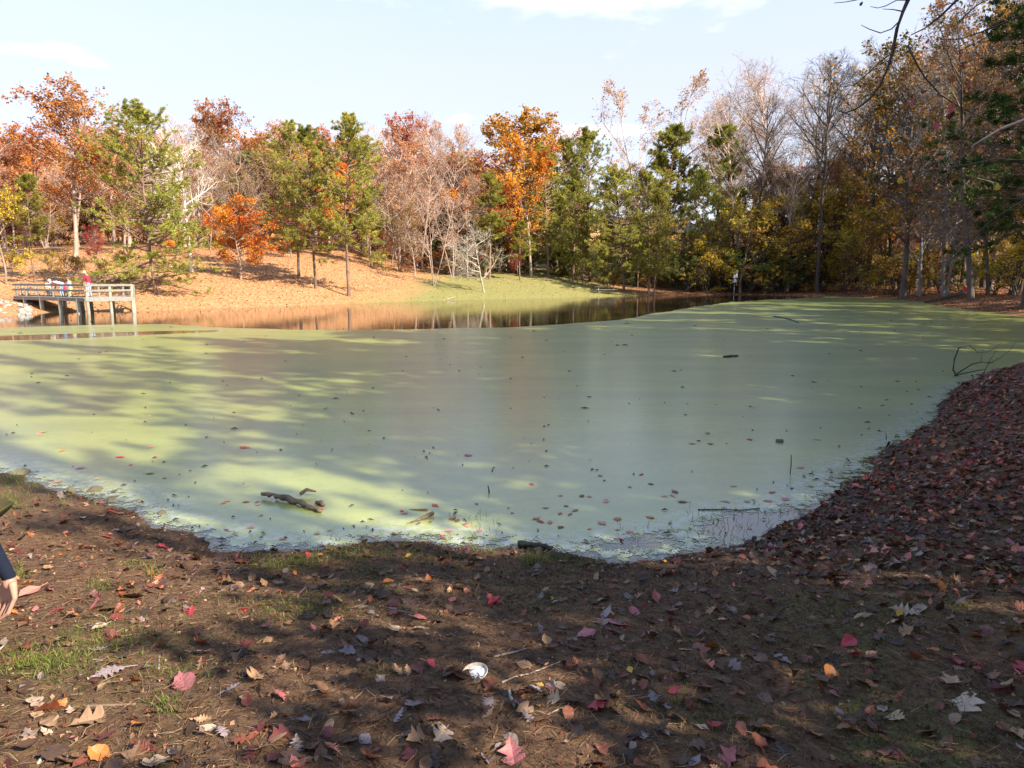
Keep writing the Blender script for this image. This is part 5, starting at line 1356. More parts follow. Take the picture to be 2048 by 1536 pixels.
tag(obj("leaf_litter", me), "fallen brown and red leaves strewn over the near bank", kind='stuff')

# ---- the leaves that show largest: each an object of its own
def zone(px, py):
    if px < 330: return "on the sun-flecked left bank" if py < 1330 else "in the lower left corner of the bank"
    if py < 1160: return "along the water's edge of the near bank" if px < 1560 else "on the leaf-covered right bank"
    if px > 1500: return "on the mossy ground at the lower right" if py > 1180 else "on the leaf-covered right bank"
    if py < 1260: return "on the upper part of the bare near bank"
    if px < 820: return "on the bare soil left of the saucer"
    return "on the soil below the saucer" if px < 1180 else "on the soil right of the saucer"
def put_leaf(px, py, shape, colour, wpx, label, rot=None, var=None, flat=False, tilt=.25, group=None, bright=1.0, name='fallen_leaf', lift=.010):
    p = on_ground(px, py) if name == 'fallen_leaf' else at_z(px, py, 0)
    dist = (p - Vector((0, 0, CAM_H))).length; s_ = wpx / FPX * dist * 1.05
    rr = random.Random(px * 7 + py)
    v = rr.randrange(6) if var is None else var
    nz = normal_at(p.x, p.y) if name == 'fallen_leaf' else Vector((0, 0, 1))
    nz = (nz + Vector((rr.gauss(0, tilt), rr.gauss(0, tilt), 0))).normalized()
    q = nz.to_track_quat('Z', 'Y'); q = q @ Quaternion((0, 0, 1), rr.uniform(0, 6.283) if rot is None else rot)
    o = bpy.data.objects.new(name, LM[(shape, v, 'flat')] if flat else LM[(shape, v)]); col.objects.link(o)
    o.rotation_mode = 'QUATERNION'; o.rotation_quaternion = q
    o.location = p + Vector((0, 0, lift)); o.scale = (s_, s_, s_ * (.8 if not flat else 1))
    c = PAL[colour]; bright *= .80 if name == 'fallen_leaf' else 1.0
    o.color = (c[0] * bright, c[1] * bright, c[2] * bright, 1)
    tag(o, label, "leaf", group)
    return o
R90 = math.pi / 2
special = [(1230, 1247, 'oval', 'pink', 50, "pink pointed leaf lying flat in the middle of the near bank", R90 + .2, True, 1.1), (1212, 1233, 'oval', 'greyish lilac', 44, "grey-white leaf half under the pink pointed leaf", R90 - .5, False, 1.2),
           (1138, 1336, 'maple', 'pink', 28, "magenta-pink leaf at the end of the long thin twig", .4, False, 1.15), (910, 1347, 'beech', 'tan', 42, "tan beech leaf resting against the left rim of the saucer", R90, False, 1.0),
           (1172, 1272, 'beech', 'pink', 42, "rose-red leaf to the left of the pink pointed leaf's lower side", R90 - .6, False, 1.0), (190, 1215, 'oval', 'pink', 42, "bright pink leaf on the left bank near the crouching person's hand", R90 + .1, False, 1.25),
           (604, 1188, 'oval', 'pink', 32, "pale pink leaf on the upper part of the bank left of the middle", R90, False, 1.1), (985, 1206, 'maple', 'crimson', 36, "coral red lobed leaf standing on edge above the middle of the bank", .2, False, 1.2),
           (741, 1175, 'maple', 'tan', 24, "small tan star-shaped leaf above the pale twig", 1.0, False, 1.1), (1932, 1408, 'maple', 'pale buff', 60, "large bleached yellow-white leaf at the lower right", 1.3, True, 1.1),
           (1810, 1226, 'oak', 'pale buff', 46, "long pale buff leaf, left one of a touching pair on the mossy right", R90, False, .9), (1842, 1224, 'beech', 'pale buff', 34, "buff leaf, right one of a touching pair on the mossy right", R90 + .3, False, .8),
           (1690, 1293, 'oval', 'crimson', 40, "bright red narrow leaf on the right part of the bank", R90 - .4, False, 1.3), (1910, 1328, 'beech', 'crimson', 36, "red leaf with a pale upturned edge above the bleached leaf", R90, False, 1.1),
           (1655, 1352, 'beech', 'orange', 42, "orange-red mottled leaf left of the bleached leaf", R90 - .5, False, 1.0), (1540, 1152, 'beech', 'pale buff', 40, "pale buff leaf on the upper right of the bank", R90, False, 1.1),
           (1752, 1462, 'maple', 'maroon', 56, "big dark maroon leaf near the bottom right", 0, False, 1.1), (1462, 1522, 'maple', 'pink', 42, "dull pink leaf at the bottom edge right of the middle", 0, False, .8),
           (1025, 1512, 'maple', 'pink', 50, "dusty pink star-shaped leaf at the bottom edge near the middle", .5, False, .75), (648, 1518, 'oak', 'greyish lilac', 42, "silvery oak leaf at the bottom edge left of the middle", R90, False, 1.3),
           (445, 1472, 'oak', 'greyish lilac', 40, "silvery lobed leaf lying beside the cream round leaf", .8, False, 1.3), (420, 1460, 'beech', 'pale buff', 30, "cream round leaf beside a silvery lobed leaf at the lower left", 0, True, 1.1),
           (520, 1504, 'maple', 'tan', 44, "tan maple leaf at the bottom edge left of the middle", .9, False, 1.0), (795, 1440, 'oak', 'greyish lilac', 36, "silver-grey oak leaf left of the peeled stick", .9, False, 1.3),
           (505, 1362, 'maple', 'tan', 42, "tan leaf left of the saucer with curled edges", R90, False, 1.1), (370, 1372, 'oval', 'pink', 64, "large curled mauve-pink leaf on the lower left bank", R90 + .3, False, .8),
           (405, 1310, 'oak', 'greyish lilac', 46, "whitish spiky leaf above the mauve-pink leaf", R90, False, 1.3), (120, 1297, 'oak', 'pale buff', 44, "pale buff lobed leaf lying in the green grass at the left", R90 - .3, False, 1.0),
           (215, 1352, 'oak', 'greyish lilac', 50, "greyish lobed leaf below the green grass at the left", .6, False, 1.2), (175, 1450, 'maple', 'tan', 52, "tan-orange leaf in the lower left corner", .3, False, 1.0),
           (1520, 1322, 'oval', 'brown', 40, "dark plum leaf right of the magenta-pink leaf", R90, False, .9), (1205, 1415, 'oval', 'maroon', 56, "dark purplish leaf below the magenta-pink leaf at the right", R90, False, .7),
           (1612, 1086, 'maple', 'crimson', 34, "vivid red leaf on the right shore near the open water", .5, False, 1.3), (1772, 1107, 'oval', 'salmon', 28, "coral leaf, right one of a pair on the leafy right bank", R90 - .3, False, 1.1),
           (1745, 1112, 'oval', 'salmon', 30, "coral leaf, left one of a pair on the leafy right bank", R90 + .3, False, .9), (1958, 1145, 'beech', 'orange', 40, "orange-red leaf at the right side of the mossy ground", R90, False, 1.1),
           (1945, 1275, 'beech', 'orange', 34, "dull orange leaf right of the red narrow leaf", .5, False, .9), (2040, 1103, 'oval', 'salmon', 30, "salmon leaf at the picture's right edge", .3, False, 1.0),
           (1445, 1311, 'maple', 'orange', 24, "small mustard-orange leaf right of the magenta-pink leaf", .3, False, 1.2), (1080, 1373, 'beech', 'yellow', 16, "tiny amber leaf, upper one of two beside the peeled stick", 1.2, False, 1.0),
           (1078, 1415, 'beech', 'yellow', 12, "tiny amber leaf, lower one of two beside the peeled stick", .2, False, 1.0), (1120, 1374, 'beech', 'pale buff', 32, "buff round leaf to the right of the amber leaves", .2, True, .8),
           (60, 1188, 'oval', 'salmon', 40, "red-pink leaf sticking up right beside the crouching person's hand", R90 + .5, False, 1.0), (2010, 1386, 'beech', 'tan', 46, "brown-tan leaf at the right edge beside the bleached leaf", R90 - .3, False, 1.0),
           (268, 1198, 'maple', 'brown', 44, "dark leaf in the sunny patch right of the bright pink leaf", 1., False, 1.0), (1340, 1150, 'maple', 'pink', 34, "mauve leaf on the bank below the open water", R90, False, .8)]
for (px, py, sh, c, w_, lb, rot, fl, br_) in special: put_leaf(px, py, sh, c, w_, lb, rot, flat=fl, bright=br_, tilt=.12 if fl else .3)
fr = random.Random(12)
wts = {'dark brown': 5, 'brown': 7, 'red-brown': 4, 'maroon': 2.5, 'tan': 3, 'orange': .7, 'pink': .9, 'crimson': .4, 'greyish lilac': 3, 'pale buff': .6}
shn = {'oval': "narrow", 'oak': "lobed oak", 'maple': "star-shaped", 'beech': "rounded", 'tulip': "broad"}
cnt = 0
while cnt < 245:
    px = fr.uniform(-10, 2058); py = 1105 + (fr.random() ** .75) * 435
    if px > 1500 and fr.random() < .3: py = fr.uniform(900, 1150)
    p = on_ground(px, py, st=.05)
    s_g = s_at(p.x, p.y)
    if s_g < .12 or (abs(px - 951) < 50 and abs(py - 1350) < 35): continue
    sh = fr.choices(['oval', 'oak', 'maple', 'beech', 'tulip'], [2.2, 3, 3, 2.2, 1])[0]
    ww = dict(wts)
    if px > 1400: ww.update({'red-brown': 6, 'maroon': 4, 'crimson': 1.5, 'greyish lilac': 1.2, 'orange': 1.6})
    c = fr.choices(list(ww), list(ww.values()))[0]
    real = fr.uniform(.062, .115) if sh != 'oval' else fr.uniform(.06, .10)
    wpx = real * FPX / (p - Vector((0, 0, CAM_H))).length
    lb = f"{c} {shn[sh]} leaf {zone(px, py)}"
    put_leaf(px, py, sh, c, wpx, lb, tilt=.3, group=f"{c} {shn[sh]} leaves {zone(px, py)}", bright=fr.uniform(.8, 1.25))
    cnt += 1

# ---- leaves floating on the duckweed
cnt = 0
def fzone(px, py):
    if px < 330: return "off the left shore"
    if px < 700: return "around the driftwood log"
    if py < 960: return "far out on the duckweed"
    if px < 1080: return "near the middle shore"
    return "off the leafy right shore" if px > 1380 or py < 980 else "in the whitish shallows right of the middle"
fl_pts = [(905, 1037, 26), (915, 1042, 20), (870, 1012, 24), (930, 1050, 14), (935, 1053, 18), (897, 1063, 20), (887, 1078, 22), (810, 1027, 18), (566, 1079, 20), (488, 896, 24), (935, 911, 22), (1063, 969, 12), (1063, 970, 14), (455, 1003, 14), (492, 1005, 18), (515, 1010, 14), (632, 1010, 16), (645, 1018, 14), (960, 1062, 16),
          (1212, 1004, 22), (1300, 1036, 22), (1080, 1044, 26), (1100, 1046, 22), (1072, 1038, 24), (1205, 1048, 24), (1235, 1040, 22), (1140, 1030, 16), (1120, 1028, 18), (1350, 985, 24), (1345, 992, 22), (1365, 1005, 24), (1455, 1005, 14), (1570, 1000, 22), (1535, 1003, 20), (1545, 985, 22), (1600, 936, 18), (1660, 940, 16), (1420, 888, 20), (1385, 888, 16),
          (85, 865, 22), (80, 870, 16), (300, 895, 18), (240, 915, 20), (262, 930, 14), (115, 965, 22), (300, 832, 10), (1500, 880, 16), (1635, 880, 16), (1200, 952, 14), (1180, 921, 10), (1260, 1065, 18), (1340, 1047, 20), (1150, 1022, 20), (1260, 975, 14)]
for i in range(52):
    if i < 30: px = fr.uniform(1050, 1760); py = fr.uniform(940, 1085)
    elif i < 44: px = fr.uniform(380, 1050); py = fr.uniform(985, 1080)
    elif i < 54: px = fr.uniform(10, 330); py = fr.uniform(900, 1010)
    else: px = fr.uniform(1650, 1880); py = fr.uniform(830, 980)
    fl_pts.append((px, py, fr.uniform(10, 20) * (1 if py > 930 else .8)))
for (px, py, w_) in fl_pts:
    p = at_z(px, py, 0)
    if s_at(p.x, p.y) > -.06: continue
    c = fr.choices(['salmon', 'pink', 'red-brown', 'crimson', 'tan', 'pale buff', 'orange'], [4, 3, 3, 2, 2, .7, 1.5])[0]
    sh = fr.choice(['oval', 'maple', 'beech', 'oak'])
    o = put_leaf(px, py, sh, c, w_ * .85, f"{c} {shn[sh]} leaf floating {fzone(px, py)}", flat=True, tilt=.02, group=f"{c} {shn[sh]} leaves floating {fzone(px, py)}", name='floating_leaf', lift=.009, bright=fr.uniform(.95, 1.25))
# dark specks, seeds and bits drifting farther out, and black leaf scraps along the waterline
sr = np.random.default_rng(31); bd_v = []; bd_q = []; k_ = 0
for i in range(520):
    if i < 230: px, py = sr.uniform(0, 2048), 640 + sr.random() ** 1.3 * 330
    else: px, py = sr.uniform(240, 1900), sr.uniform(800, 1115)
    p = at_z(px, py, 0)
    sg = s_at(p.x, p.y)
    if sg > -.02 or (i >= 230 and sg < -.75 and sr.random() < .85): continue
    s_ = sr.uniform(1.2, 4.2) / FPX * p.y * (1 if i < 230 else 1.4); a_ = sr.uniform(0, 3.14)
    Lx = s_ * sr.uniform(.8, 2.2); c_, sn = math.cos(a_), math.sin(a_)
    pts = np.array([[-Lx, 0, .0], [0, -s_ * .35, .004], [Lx, 0, .002], [0, s_ * .35, .012 + s_ * .3]])
    pts = np.stack([pts[:, 0] * c_ - pts[:, 1] * sn, pts[:, 0] * sn + pts[:, 1] * c_, pts[:, 2]], 1) + np.array([p.x, p.y, .008])
    bd_v.append(pts); bd_q += [[k_, k_ + 1, k_ + 3, k_ + 3][:3], [k_ + 1, k_ + 2, k_ + 3], [k_, k_ + 3, k_ + 2]]; k_ += 4
tag(obj("floating_debris", mesh_np("floating_debris", np.vstack(bd_v), None, bd_q, (M['dark_wood'],))), "dark specks of bark and seeds drifting on the duckweed", kind='stuff')

# ---- leaf flakes on the far banks, seen as speckle
N = 60000
xs = lr_.uniform(-62, 70, N); ys = lr_.uniform(47, 112, N); zs, ss = ground_arr(xs, ys)
lw = seg_sd(xs, ys, np.array([W(720, 606), W(800, 600), W(850, 594), W(910, 585), W(970, 578), W(1040, 576), W(1100, 580), W(1230, 589), W(1400, 593), W(1250, 599), W(1000, 606)]))
ok = (ss > .1) & (ss < 45) & ((lw > 1) | (lr_.random(N) < .2)) & (np.abs(xs / ys) < .82)
xs, ys, zs = xs[ok], ys[ok], zs[ok]; n = len(xs)
V, Q = leaves(np.stack([xs, ys, zs + .035], 1), .16, lr_, up=1.2, aspect=.75)
M['far_litter'] = leaf_mat("far_leaf_litter", [(0, (.18, .07, .028)), (.4, (.35, .165, .07)), (.7, (.46, .27, .13)), (1, (.58, .40, .24))], .1)
wd = sstep(.13, .24, xs / np.maximum(ys, 25))
tag(obj("fallen_leaves", mesh_np("fallen_leaves", V, Q, None, (M['far_litter'],), [('v', 'FACE', np.clip(lr_.random(n) * (1 - .65 * wd), 0, 1))])), "orange-brown fallen leaves covering the far slope", kind='stuff')

# ---- grass, thatch and moss of the near bank
def blade_mesh(name, x, y, hgt, wid, tiltmax, mat, seed, vals=None, lift=0.0, horizontal=False):
    r = np.random.default_rng(seed); z, s = ground_arr(x, y); k = s > .0
    x, y, z = x[k], y[k], z[k]; n = len(x); hgt = hgt[k]
    a = r.uniform(0, 6.283, n); el = r.uniform(-.05, .35, n) if horizontal else r.uniform(math.pi / 2 - tiltmax, math.pi / 2, n)
    d = np.stack([np.cos(a) * np.cos(el), np.sin(a) * np.cos(el), np.sin(el)], 1)
    a2 = a + r.normal(size=n) * .6; el2 = el - (.25 if horizontal else r.uniform(.1, .8, n)); d2 = np.stack([np.cos(a2) * np.cos(el2), np.sin(a2) * np.cos(el2), np.sin(el2)], 1)
    sd = norm(np.cross(d, r.normal(size=(n, 3)))) * (wid * r.uniform(.7, 1.3, n))[:, None]
    b = np.stack([x, y, z + lift], 1); mid = b + d * (hgt * .55)[:, None]; tip = mid + d2 * (hgt * .45)[:, None]
    V = np.stack([b - sd, b + sd, mid + sd * .8, mid - sd * .8, tip], 1).reshape(-1, 3)
    o = np.arange(n) * 5; Q = np.stack([o, o + 1, o + 2, o + 3], 1); T = np.stack([o + 3, o + 2, o + 4], 1)
    v = r.random(n) if vals is None else vals[k]
    return mesh_np(name, V, Q, T, (mat,), [('v', 'FACE', np.concatenate([v, v]))])
gr_ = np.random.default_rng(55)
N = 70000
xs = gr_.uniform(-4.2, 6.0, N); ys = 1.7 + gr_.random(N) ** 1.25 * 5.2
k = (np.abs(xs / (ys * .99 + .2)) < .80); xs, ys = xs[k], ys[k]
M['thatch'] = leaf_mat("dead_grass_and_needles", [(0, (.045, .026, .016)), (.4, (.10, .058, .034)), (.75, (.19, .11, .062)), (1, (.30, .20, .12))], .1)
tag(obj("dead_grass", blade_mesh("dead_grass", xs, ys, gr_.uniform(.03, .11, len(xs)), .0014, .9, M['thatch'], 1, horizontal=True, lift=.004)), "matted dead grass and pine needles on the bare soil", kind='stuff')
# live grass: sparse tufts
M['grass'] = leaf_mat("live_grass", [(0, (.06, .085, .018)), (.5, (.12, .155, .032)), (1, (.24, .24, .07))], .3)
gx_ = []; gy_ = []; gh_ = []
for (px, py, sx, sy, n_, h_) in [(90, 1330, 50, 18, 330, .055), (190, 1290, 45, 18, 260, .05), (255, 1275, 35, 22, 130, .045), (60, 1335, 26, 12, 200, .055), (305, 1150, 8, 6, 60, .10), (200, 1175, 20, 8, 90, .06), (270, 1130, 20, 6, 90, .04), (30, 1150, 20, 8, 120, .06),
                                 (540, 1135, 28, 9, 260, .07), (610, 1130, 30, 9, 260, .07), (700, 1112, 40, 9, 300, .07), (800, 1108, 40, 8, 200, .06), (960, 1098, 14, 5, 120, .09), (1090, 1120, 30, 8, 260, .07), (1060, 1128, 16, 6, 120, .07), (1180, 1135, 40, 8, 160, .06), (1280, 1112, 50, 8, 200, .07), (1380, 1090, 50, 9, 240, .08), (1460, 1070, 40, 8, 150, .09),
                                 (760, 1350, 25, 10, 60, .04), (330, 1420, 20, 10, 110, .05), (350, 1350, 50, 12, 160, .045), (560, 1212, 70, 16, 320, .04), (640, 1225, 50, 14, 260, .04), (35, 965, 30, 10, 300, .07), (20, 1010, 18, 12, 260, .07), (110, 1000, 60, 14, 240, .06), (1790, 1230, 90, 30, 500, .03), (1850, 1160, 80, 18, 300, .035), (1640, 1205, 60, 14, 200, .035), (1350, 1420, 60, 22, 260, .03), (1480, 1450, 60, 20, 300, .03), (1180, 1040, 10, 4, 20, .12)]:
    for j in range(n_):
        p = on_ground(min(max(px + gr_.normal() * sx, -60), 2100), py + gr_.normal() * sy, st=.06)
        gx_.append(p.x); gy_.append(p.y); gh_.append(h_ * gr_.uniform(.5, 1.3))
tag(obj("grass", blade_mesh("grass", np.array(gx_), np.array(gy_), np.array(gh_), .0017, .7, M['grass'], 2)), "sparse tufts of green grass on the near bank", kind='stuff')
# water plants: thin blades standing in the open shallows
wxs = []; wv_ = Build()
for i in range(210):
    px = gr_.choice([1400, 1440, 1480, 1560, 1620, 1290, 950]) + gr_.normal() * 28; py = gr_.uniform(1015, 1085)
    p = at_z(px, py, 0); s_ = s_at(p.x, p.y)
    if s_ > 0 or s_ < -.9: continue
    h_ = gr_.uniform(.03, .12); a_ = gr_.uniform(0, 6.28); l_ = gr_.uniform(.1, .7)
    b_ = np.array([p.x, p.y, -.01]); d_ = np.array([math.cos(a_) * l_, math.sin(a_) * l_, 1.0])
    wv_.tube([b_, b_ + d_ * h_ * .6, b_ + d_ * h_ * .6 + np.array([math.cos(a_) * .5, math.sin(a_) * .5, .3]) * h_ * .5], [.0022, .0018, .0006], 3, cap=False, a=gr_.random())
tag(wv_.obj("water_grass", M['grass'], attr='v'), "thin green blades standing in the shallows by the right shore", kind='stuff')
N = 60000
mxs = []; 
cx = gr_.uniform(-2.6, 5, N); cy = 1.8 + gr_.random(N) * 4.2
mzz = np.zeros(N)
for (mx, my, mr, ms) in [(1.5, 2.3, 1.0, 1.0), (2.6, 3.6, 1.1, .9), (1.05, 2.6, .5, .9), (.5, 4.6, .6, .6), (3.2, 4.9, .8, .6), (-1.3, 2.6, .7, .4), (-.9, 4.9, .8, .8), (2.2, 2.3, .9, .8), (-2.3, 3.3, .8, .6)]:
    mzz = np.maximum(mzz, ms * np.exp(-((cx - mx) ** 2 + (cy - my) ** 2) / mr ** 2))
kk = np.clip((fbm(cx, cy, 0.55, 4, 61) - .45) * 5, 0, 1) * mzz > gr_.random(N) * .8
M['moss'] = leaf_mat("moss", [(0, (.03, .048, .010)), (.5, (.065, .095, .020)), (1, (.13, .16, .04))], .25)
tag(obj("moss", blade_mesh("moss", cx[kk], cy[kk], gr_.uniform(.012, .03, kk.sum()), .0022, .8, M['moss'], 3)), "patches of green moss on the near bank", kind='stuff')

# ---- tell trees of a kind apart by their order across the view
ORD = "first second third fourth fifth sixth seventh eighth ninth tenth eleventh twelfth thirteenth fourteenth fifteenth sixteenth".split()
by_label = {}
for o in list(col.objects):
    if o.type == 'EMPTY' and o.get('group') and o.get('category') in ('tree', 'shrub'): by_label.setdefault(o['label'], []).append(o)
for lb, os_ in by_label.items():
    if 2 <= len(os_) <= 16 and 'outside' not in lb and 'deep' not in lb and 'filling' not in lb and 'in the wood behind the hillside' not in lb and 'right shore trees' not in lb and 'along the edge' not in lb and len(lb.split()) <= 12:
        os_.sort(key=lambda o: o.location.x / o.location.y)
        for i_, o in enumerate(os_): o['label'] = f"{lb}, {ORD[i_]} from the left"

# ---- slim tree outside the right edge whose twigs hang into the picture
mt = empty('maple_tree', (8.3, 7.2, gz(8.3, 7.2) - .05)); tag(mt, "slim tree beside the right edge, dark twigs with red leaves hanging into the upper right", "tree")
O2 = mt.location.copy()
def MB(px, py, y): return at_y(px, py, y) - O2
trk = grow(np.array([[0, 0, 0.]]), np.array([[.02, .03, 1.]]), np.array([10.5]), 12, .03, .03, np.random.default_rng(2))[0]
Build().tube(trk, np.linspace(.11, .02, 12), 9).obj('trunk', M['pale_bark'], mt, smooth=True)
def trunk_at(h): return Vector(trk[np.argmin(np.abs(trk[:, 2] - h))])
brs = [(6.2, [(1816, 0, 6.6), (1806, 23, 6.6), (1794, 57, 6.6), (1785, 105, 6.7), (1775, 137, 6.7), (1759, 172, 6.8), (1738, 199, 6.8), (1714, 217, 6.9), (1691, 226, 6.9), (1675, 222, 7)], [(2100, -420, 6.6), (1880, -160, 6.5)], .022),
       (0, [(1806, 23, 6.6), (1786, 19, 6.6), (1765, 18, 6.7)], None, .006), (0, [(1798, 43, 6.6), (1783, 58, 6.6), (1761, 66, 6.5), (1738, 58, 6.5), (1722, 50, 6.5)], None, .007),
       (0, [(1816, 0, 6.6), (1794, 0, 6.5), (1771, 12, 6.5), (1755, 16, 6.5), (1741, 13, 6.4)], None, .006), (0, [(1816, 0, 6.6), (1760, -14, 6.5), (1712, 0, 6.5), (1691, 4, 6.5), (1668, 6, 6.5)], None, .006),
       (0, [(1785, 105, 6.7), (1759, 125, 6.7), (1734, 148, 6.7), (1709, 170, 6.8), (1687, 174, 6.8), (1672, 168, 6.8)], None, .007), (6.6, [(1960, -30, 6.4), (1914, 0, 6.4), (1880, 33, 6.5), (1849, 57, 6.5), (1822, 70, 6.5)], [(2150, -260, 6.6)], .018),
       (4.4, [(2048, 240, 6.9), (2001, 258, 6.9), (1966, 279, 7), (1943, 293, 7)], [(2200, 190, 6.9)], .026), (0, [(1816, 92, 6.6), (1833, 127, 6.6), (1849, 154, 6.7), (1880, 189, 6.7), (1923, 217, 6.8), (1982, 242, 6.8), (2001, 258, 6.9)], None, .010),
       (0, [(1880, 189, 6.7), (1845, 207, 6.7), (1802, 216, 6.8)], None, .005), (5.6, [(2048, 29, 6.7), (1962, 64, 6.7), (1923, 78, 6.7), (1870, 80, 6.7)], [(2200, -40, 6.8)], .012),
       (3.4, [(2048, 400, 6.5), (1985, 440, 6.6), (1940, 480, 6.7), (1900, 522, 6.8), (1865, 530, 6.9)], [(2190, 330, 6.6)], .012), (0, [(1940, 480, 6.7), (1895, 468, 6.8), (1838, 474, 6.9)], None, .005), (0, [(1966, 279, 7), (1930, 310, 7), (1898, 340, 7), (1880, 362, 7)], None, .006),
       (4.0, [(2048, 320, 6.8), (1990, 318, 6.8), (1930, 330, 6.9), (1860, 340, 6.9), (1800, 352, 7), (1760, 362, 7)], [(2200, 290, 6.8)], .009), (0, [(1900, 522, 6.8), (1885, 555, 6.8), (1876, 575, 6.8)], None, .004)]
for (h_, pts, ext, r0) in brs:
    P_ = [MB(*p) for p in pts]
    if ext:
        P_ = [trunk_at(h_)] + [MB(*p) for p in ext] + P_
    Build().tube([tuple(p) for p in P_], np.linspace(r0, max(r0 * .25, .0022), len(P_)), 6).obj('branch', M['dark_bark'] if (h_ != 4.4) else M['tan_bark'], mt, smooth=True)
for (px, py, c, s_) in [(1848, 95, 'crimson', 9), (1922, 112, 'crimson', 12), (1930, 128, 'maroon', 16), (1924, 140, 'orange', 10), (1808, 145, 'crimson', 14), (1806, 156, 'red-brown', 14), (1940, 168, 'crimson', 14), (1836, 180, 'red-brown', 26), (1905, 158, 'orange', 16), (1900, 178, 'yellow', 14), (1822, 200, 'crimson', 15), (1808, 212, 'orange', 14), (1760, 203, 'yellow', 15),
                        (1907, 220, 'crimson', 18), (1902, 232, 'maroon', 14), (1872, 250, 'crimson', 16), (1895, 285, 'crimson', 13), (1885, 290, 'yellow', 11), (1820, 347, 'orange', 14), (1800, 360, 'yellow', 14), (1862, 310, 'red-brown', 16), (1882, 312, 'orange', 15), (1890, 360, 'crimson', 10), (1836, 374, 'crimson', 10), (1836, 480, 'red-brown', 20), (1862, 525, 'orange', 12), (1865, 540, 'yellow', 12), (1903, 533, 'crimson', 16), (1876, 578, 'crimson', 15), (1930, 578, 'crimson', 14), (1838, 420, 'maroon', 10), (1950, 120, 'orange', 9),
                        (1723, 7, 'dark brown', 8), (1858, 10, 'dark brown', 10), (1790, 70, 'dark brown', 9), (1875, 425, 'orange', 16), (1905, 410, 'red-brown', 14), (1995, 372, 'yellow', 14), (1960, 300, 'orange', 12)]:
    p = at_y(px, py, 6.75); o = bpy.data.objects.new('leaf', LM[(random.choice(['maple', 'maple', 'beech']), random.randrange(6))]); col.objects.link(o); o.parent = mt
    sc_ = s_ / FPX * 7.0 * 1.05; o.location = p - O2; o.scale = (sc_, sc_, sc_); o.rotation_euler = (random.uniform(.9, 2.2), random.uniform(-.6, .6), random.uniform(0, 6.28))
    cc = PAL[c]; o.color = (cc[0] * .9, cc[1] * .9, cc[2] * .9, 1)

# ---- the crouching person at the left edge
YP = 3.35
def cp(px, py, dy=0.0):
    p = at_y(px, py, YP + dy); return p
pr_loc = cp(-190, 1240); pr_loc.z = gz(pr_loc.x, pr_loc.y)
pr = empty('person', pr_loc); tag(pr, "crouching person in navy with an olive brimmed hat, reaching to the ground at left", "person")
def q(px, py, dy=0.0): return tuple(cp(px, py, dy) - pr_loc)
J = dict(neck=q(-128, 985, .05), pelvis=q(-300, 1085, .10), head=q(-58, 1040, .08), face=(.55, -.05, -.83), sh_r=q(-118, 1000, -.14), sh_l=q(-118, 1000, .24), el_r=q(-30, 1078, -.14), el_l=q(-10, 1060, .32), wr_r=q(17, 1152, -.05), wr_l=q(40, 1110, .55),
         hip_r=q(-300, 1095, 0), hip_l=q(-300, 1095, .20), kn_r=q(-120, 1105, -.14), kn_l=q(-125, 1100, .42), an_r=q(-190, 1228, -.10), an_l=q(-190, 1215, .38))
J['wr_l'] = q(-40, 1120, .48); J['el_l'] = q(-75, 1050, .40)
for k in ('an_r', 'an_l'):
    v = list(J[k]); gzz = gz(v[0] + pr_loc.x, v[1] + pr_loc.y) - pr_loc.z; v[2] = gzz + .085; J[k] = tuple(v); J['toe_' + k[-1]] = (v[0] + .17, v[1], gz(v[0] + .17 + pr_loc.x, v[1] + pr_loc.y) - pr_loc.z + .035)
J['r_nohand'] = True
segs = person(J, 1.0, 'navy', 'dark_cloth', sleeve='navy', forearm='navy')
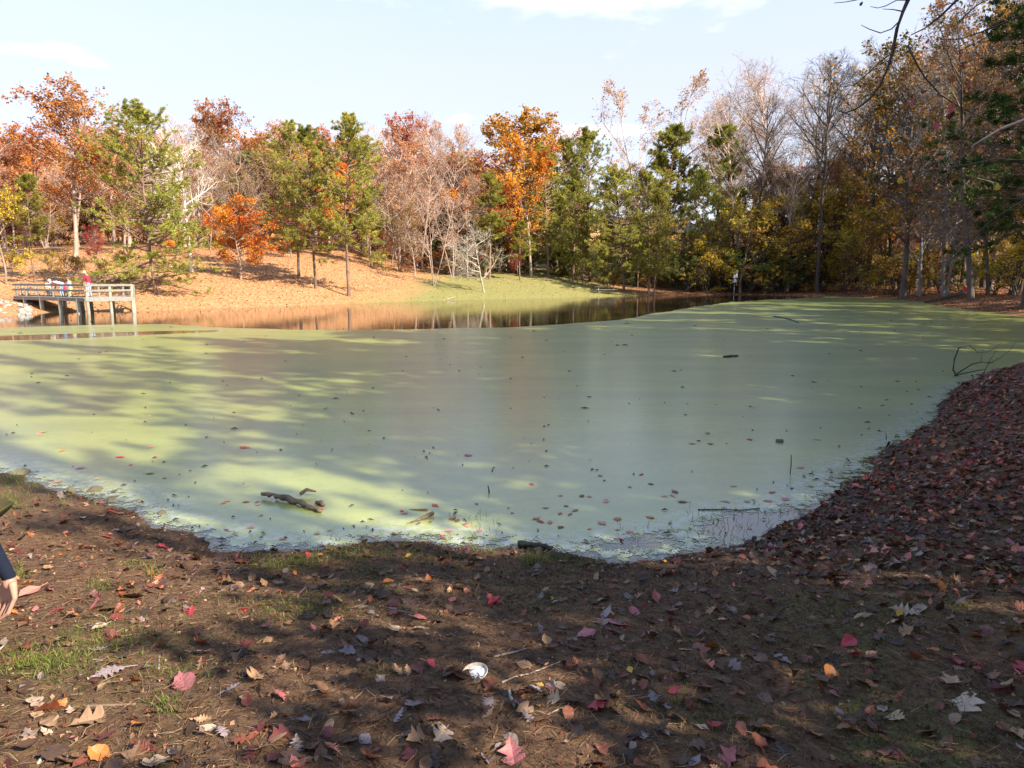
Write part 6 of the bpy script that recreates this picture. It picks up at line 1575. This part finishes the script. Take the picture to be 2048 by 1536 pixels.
# right hand: palm, four bent fingers and thumb, closing on the ground
def hp(px, py, dy=0.0): return Vector(q(px, py, dy))
wr = Vector(J['wr_r'])
segs.append((wr, .030, hp(20, 1168, -.05), .031, 'skin'))
kn = [hp(30, 1196, -.09), hp(24, 1202, -.065), hp(15, 1204, -.04), hp(6, 1203, -.015)]
base_ = [hp(26, 1170, -.075), hp(22, 1170, -.055), hp(16, 1170, -.04), hp(11, 1171, -.025)]
for a_, b_ in zip(base_, kn): segs.append((a_, .019, b_, .0125, 'skin'))
for i in range(3): segs.append((base_[i].lerp(base_[i + 1], .5), .019, kn[i].lerp(kn[i + 1], .5) + Vector((0, 0, .012)), .012, 'skin'))
mid_ = [hp(17, 1226, -.105), hp(8, 1233, -.075), hp(0, 1232, -.045), hp(-6, 1224, -.015)]
tip_ = [hp(2, 1238, -.10), hp(-8, 1243, -.07), hp(-14, 1240, -.045), hp(-17, 1233, -.015)]
for a_, b_, c_, r_ in zip(kn, mid_, tip_, (.0105, .011, .0105, .0092)):
    segs.append((a_, r_ + .0008, b_, r_, 'skin')); segs.append((b_, r_, c_, r_ - .0018, 'skin'))
th0 = hp(2, 1178, -.02); th1 = hp(-16, 1196, -.03); th2 = hp(-24, 1216, -.05)
segs += [(hp(12, 1166, -.04), .017, th0, .015, 'skin'), (th0, .0145, th1, .012, 'skin'), (th1, .012, th2, .0095, 'skin')]
figure('body', segs, .0046, pr, 5)
# hat: crown and a wide curled brim
hd = Vector(J['head']); up = Vector((.22, -.16, .95)).normalized(); f_ = Vector(J['face']).normalized()
zax = up; xax = (Vector((0, 1, 0)) - zax * zax.y).normalized(); yax = zax.cross(xax)
n_ = 40; prof = [(.001, .115), (.05, .112), (.085, .095), (.100, .055), (.106, .015), (.112, .006), (.135, -.004), (.158, -.002), (.172, .012), (.176, .024), (.172, .026), (.156, .006), (.134, .003), (.113, .012), (.110, .018)]
Vv = []
for (r_, h_) in prof:
    for k in range(n_):
        a_ = 2 * math.pi * k / n_
        roll = .085 * abs(math.sin(a_)) ** 3 * max(0, (r_ - .115) / .06)
        Vv.append(tuple(hd + xax * (r_ * math.cos(a_)) + yax * (r_ * 1.05 * math.sin(a_)) + zax * (h_ + roll + .02)))
Qh = [[i * n_ + k, i * n_ + (k + 1) % n_, (i + 1) * n_ + (k + 1) % n_, (i + 1) * n_ + k] for i in range(len(prof) - 1) for k in range(n_)]
obj('hat', mesh_np('hat', Vv, Qh, None, (M['olive_cloth'],), smooth=True), pr)
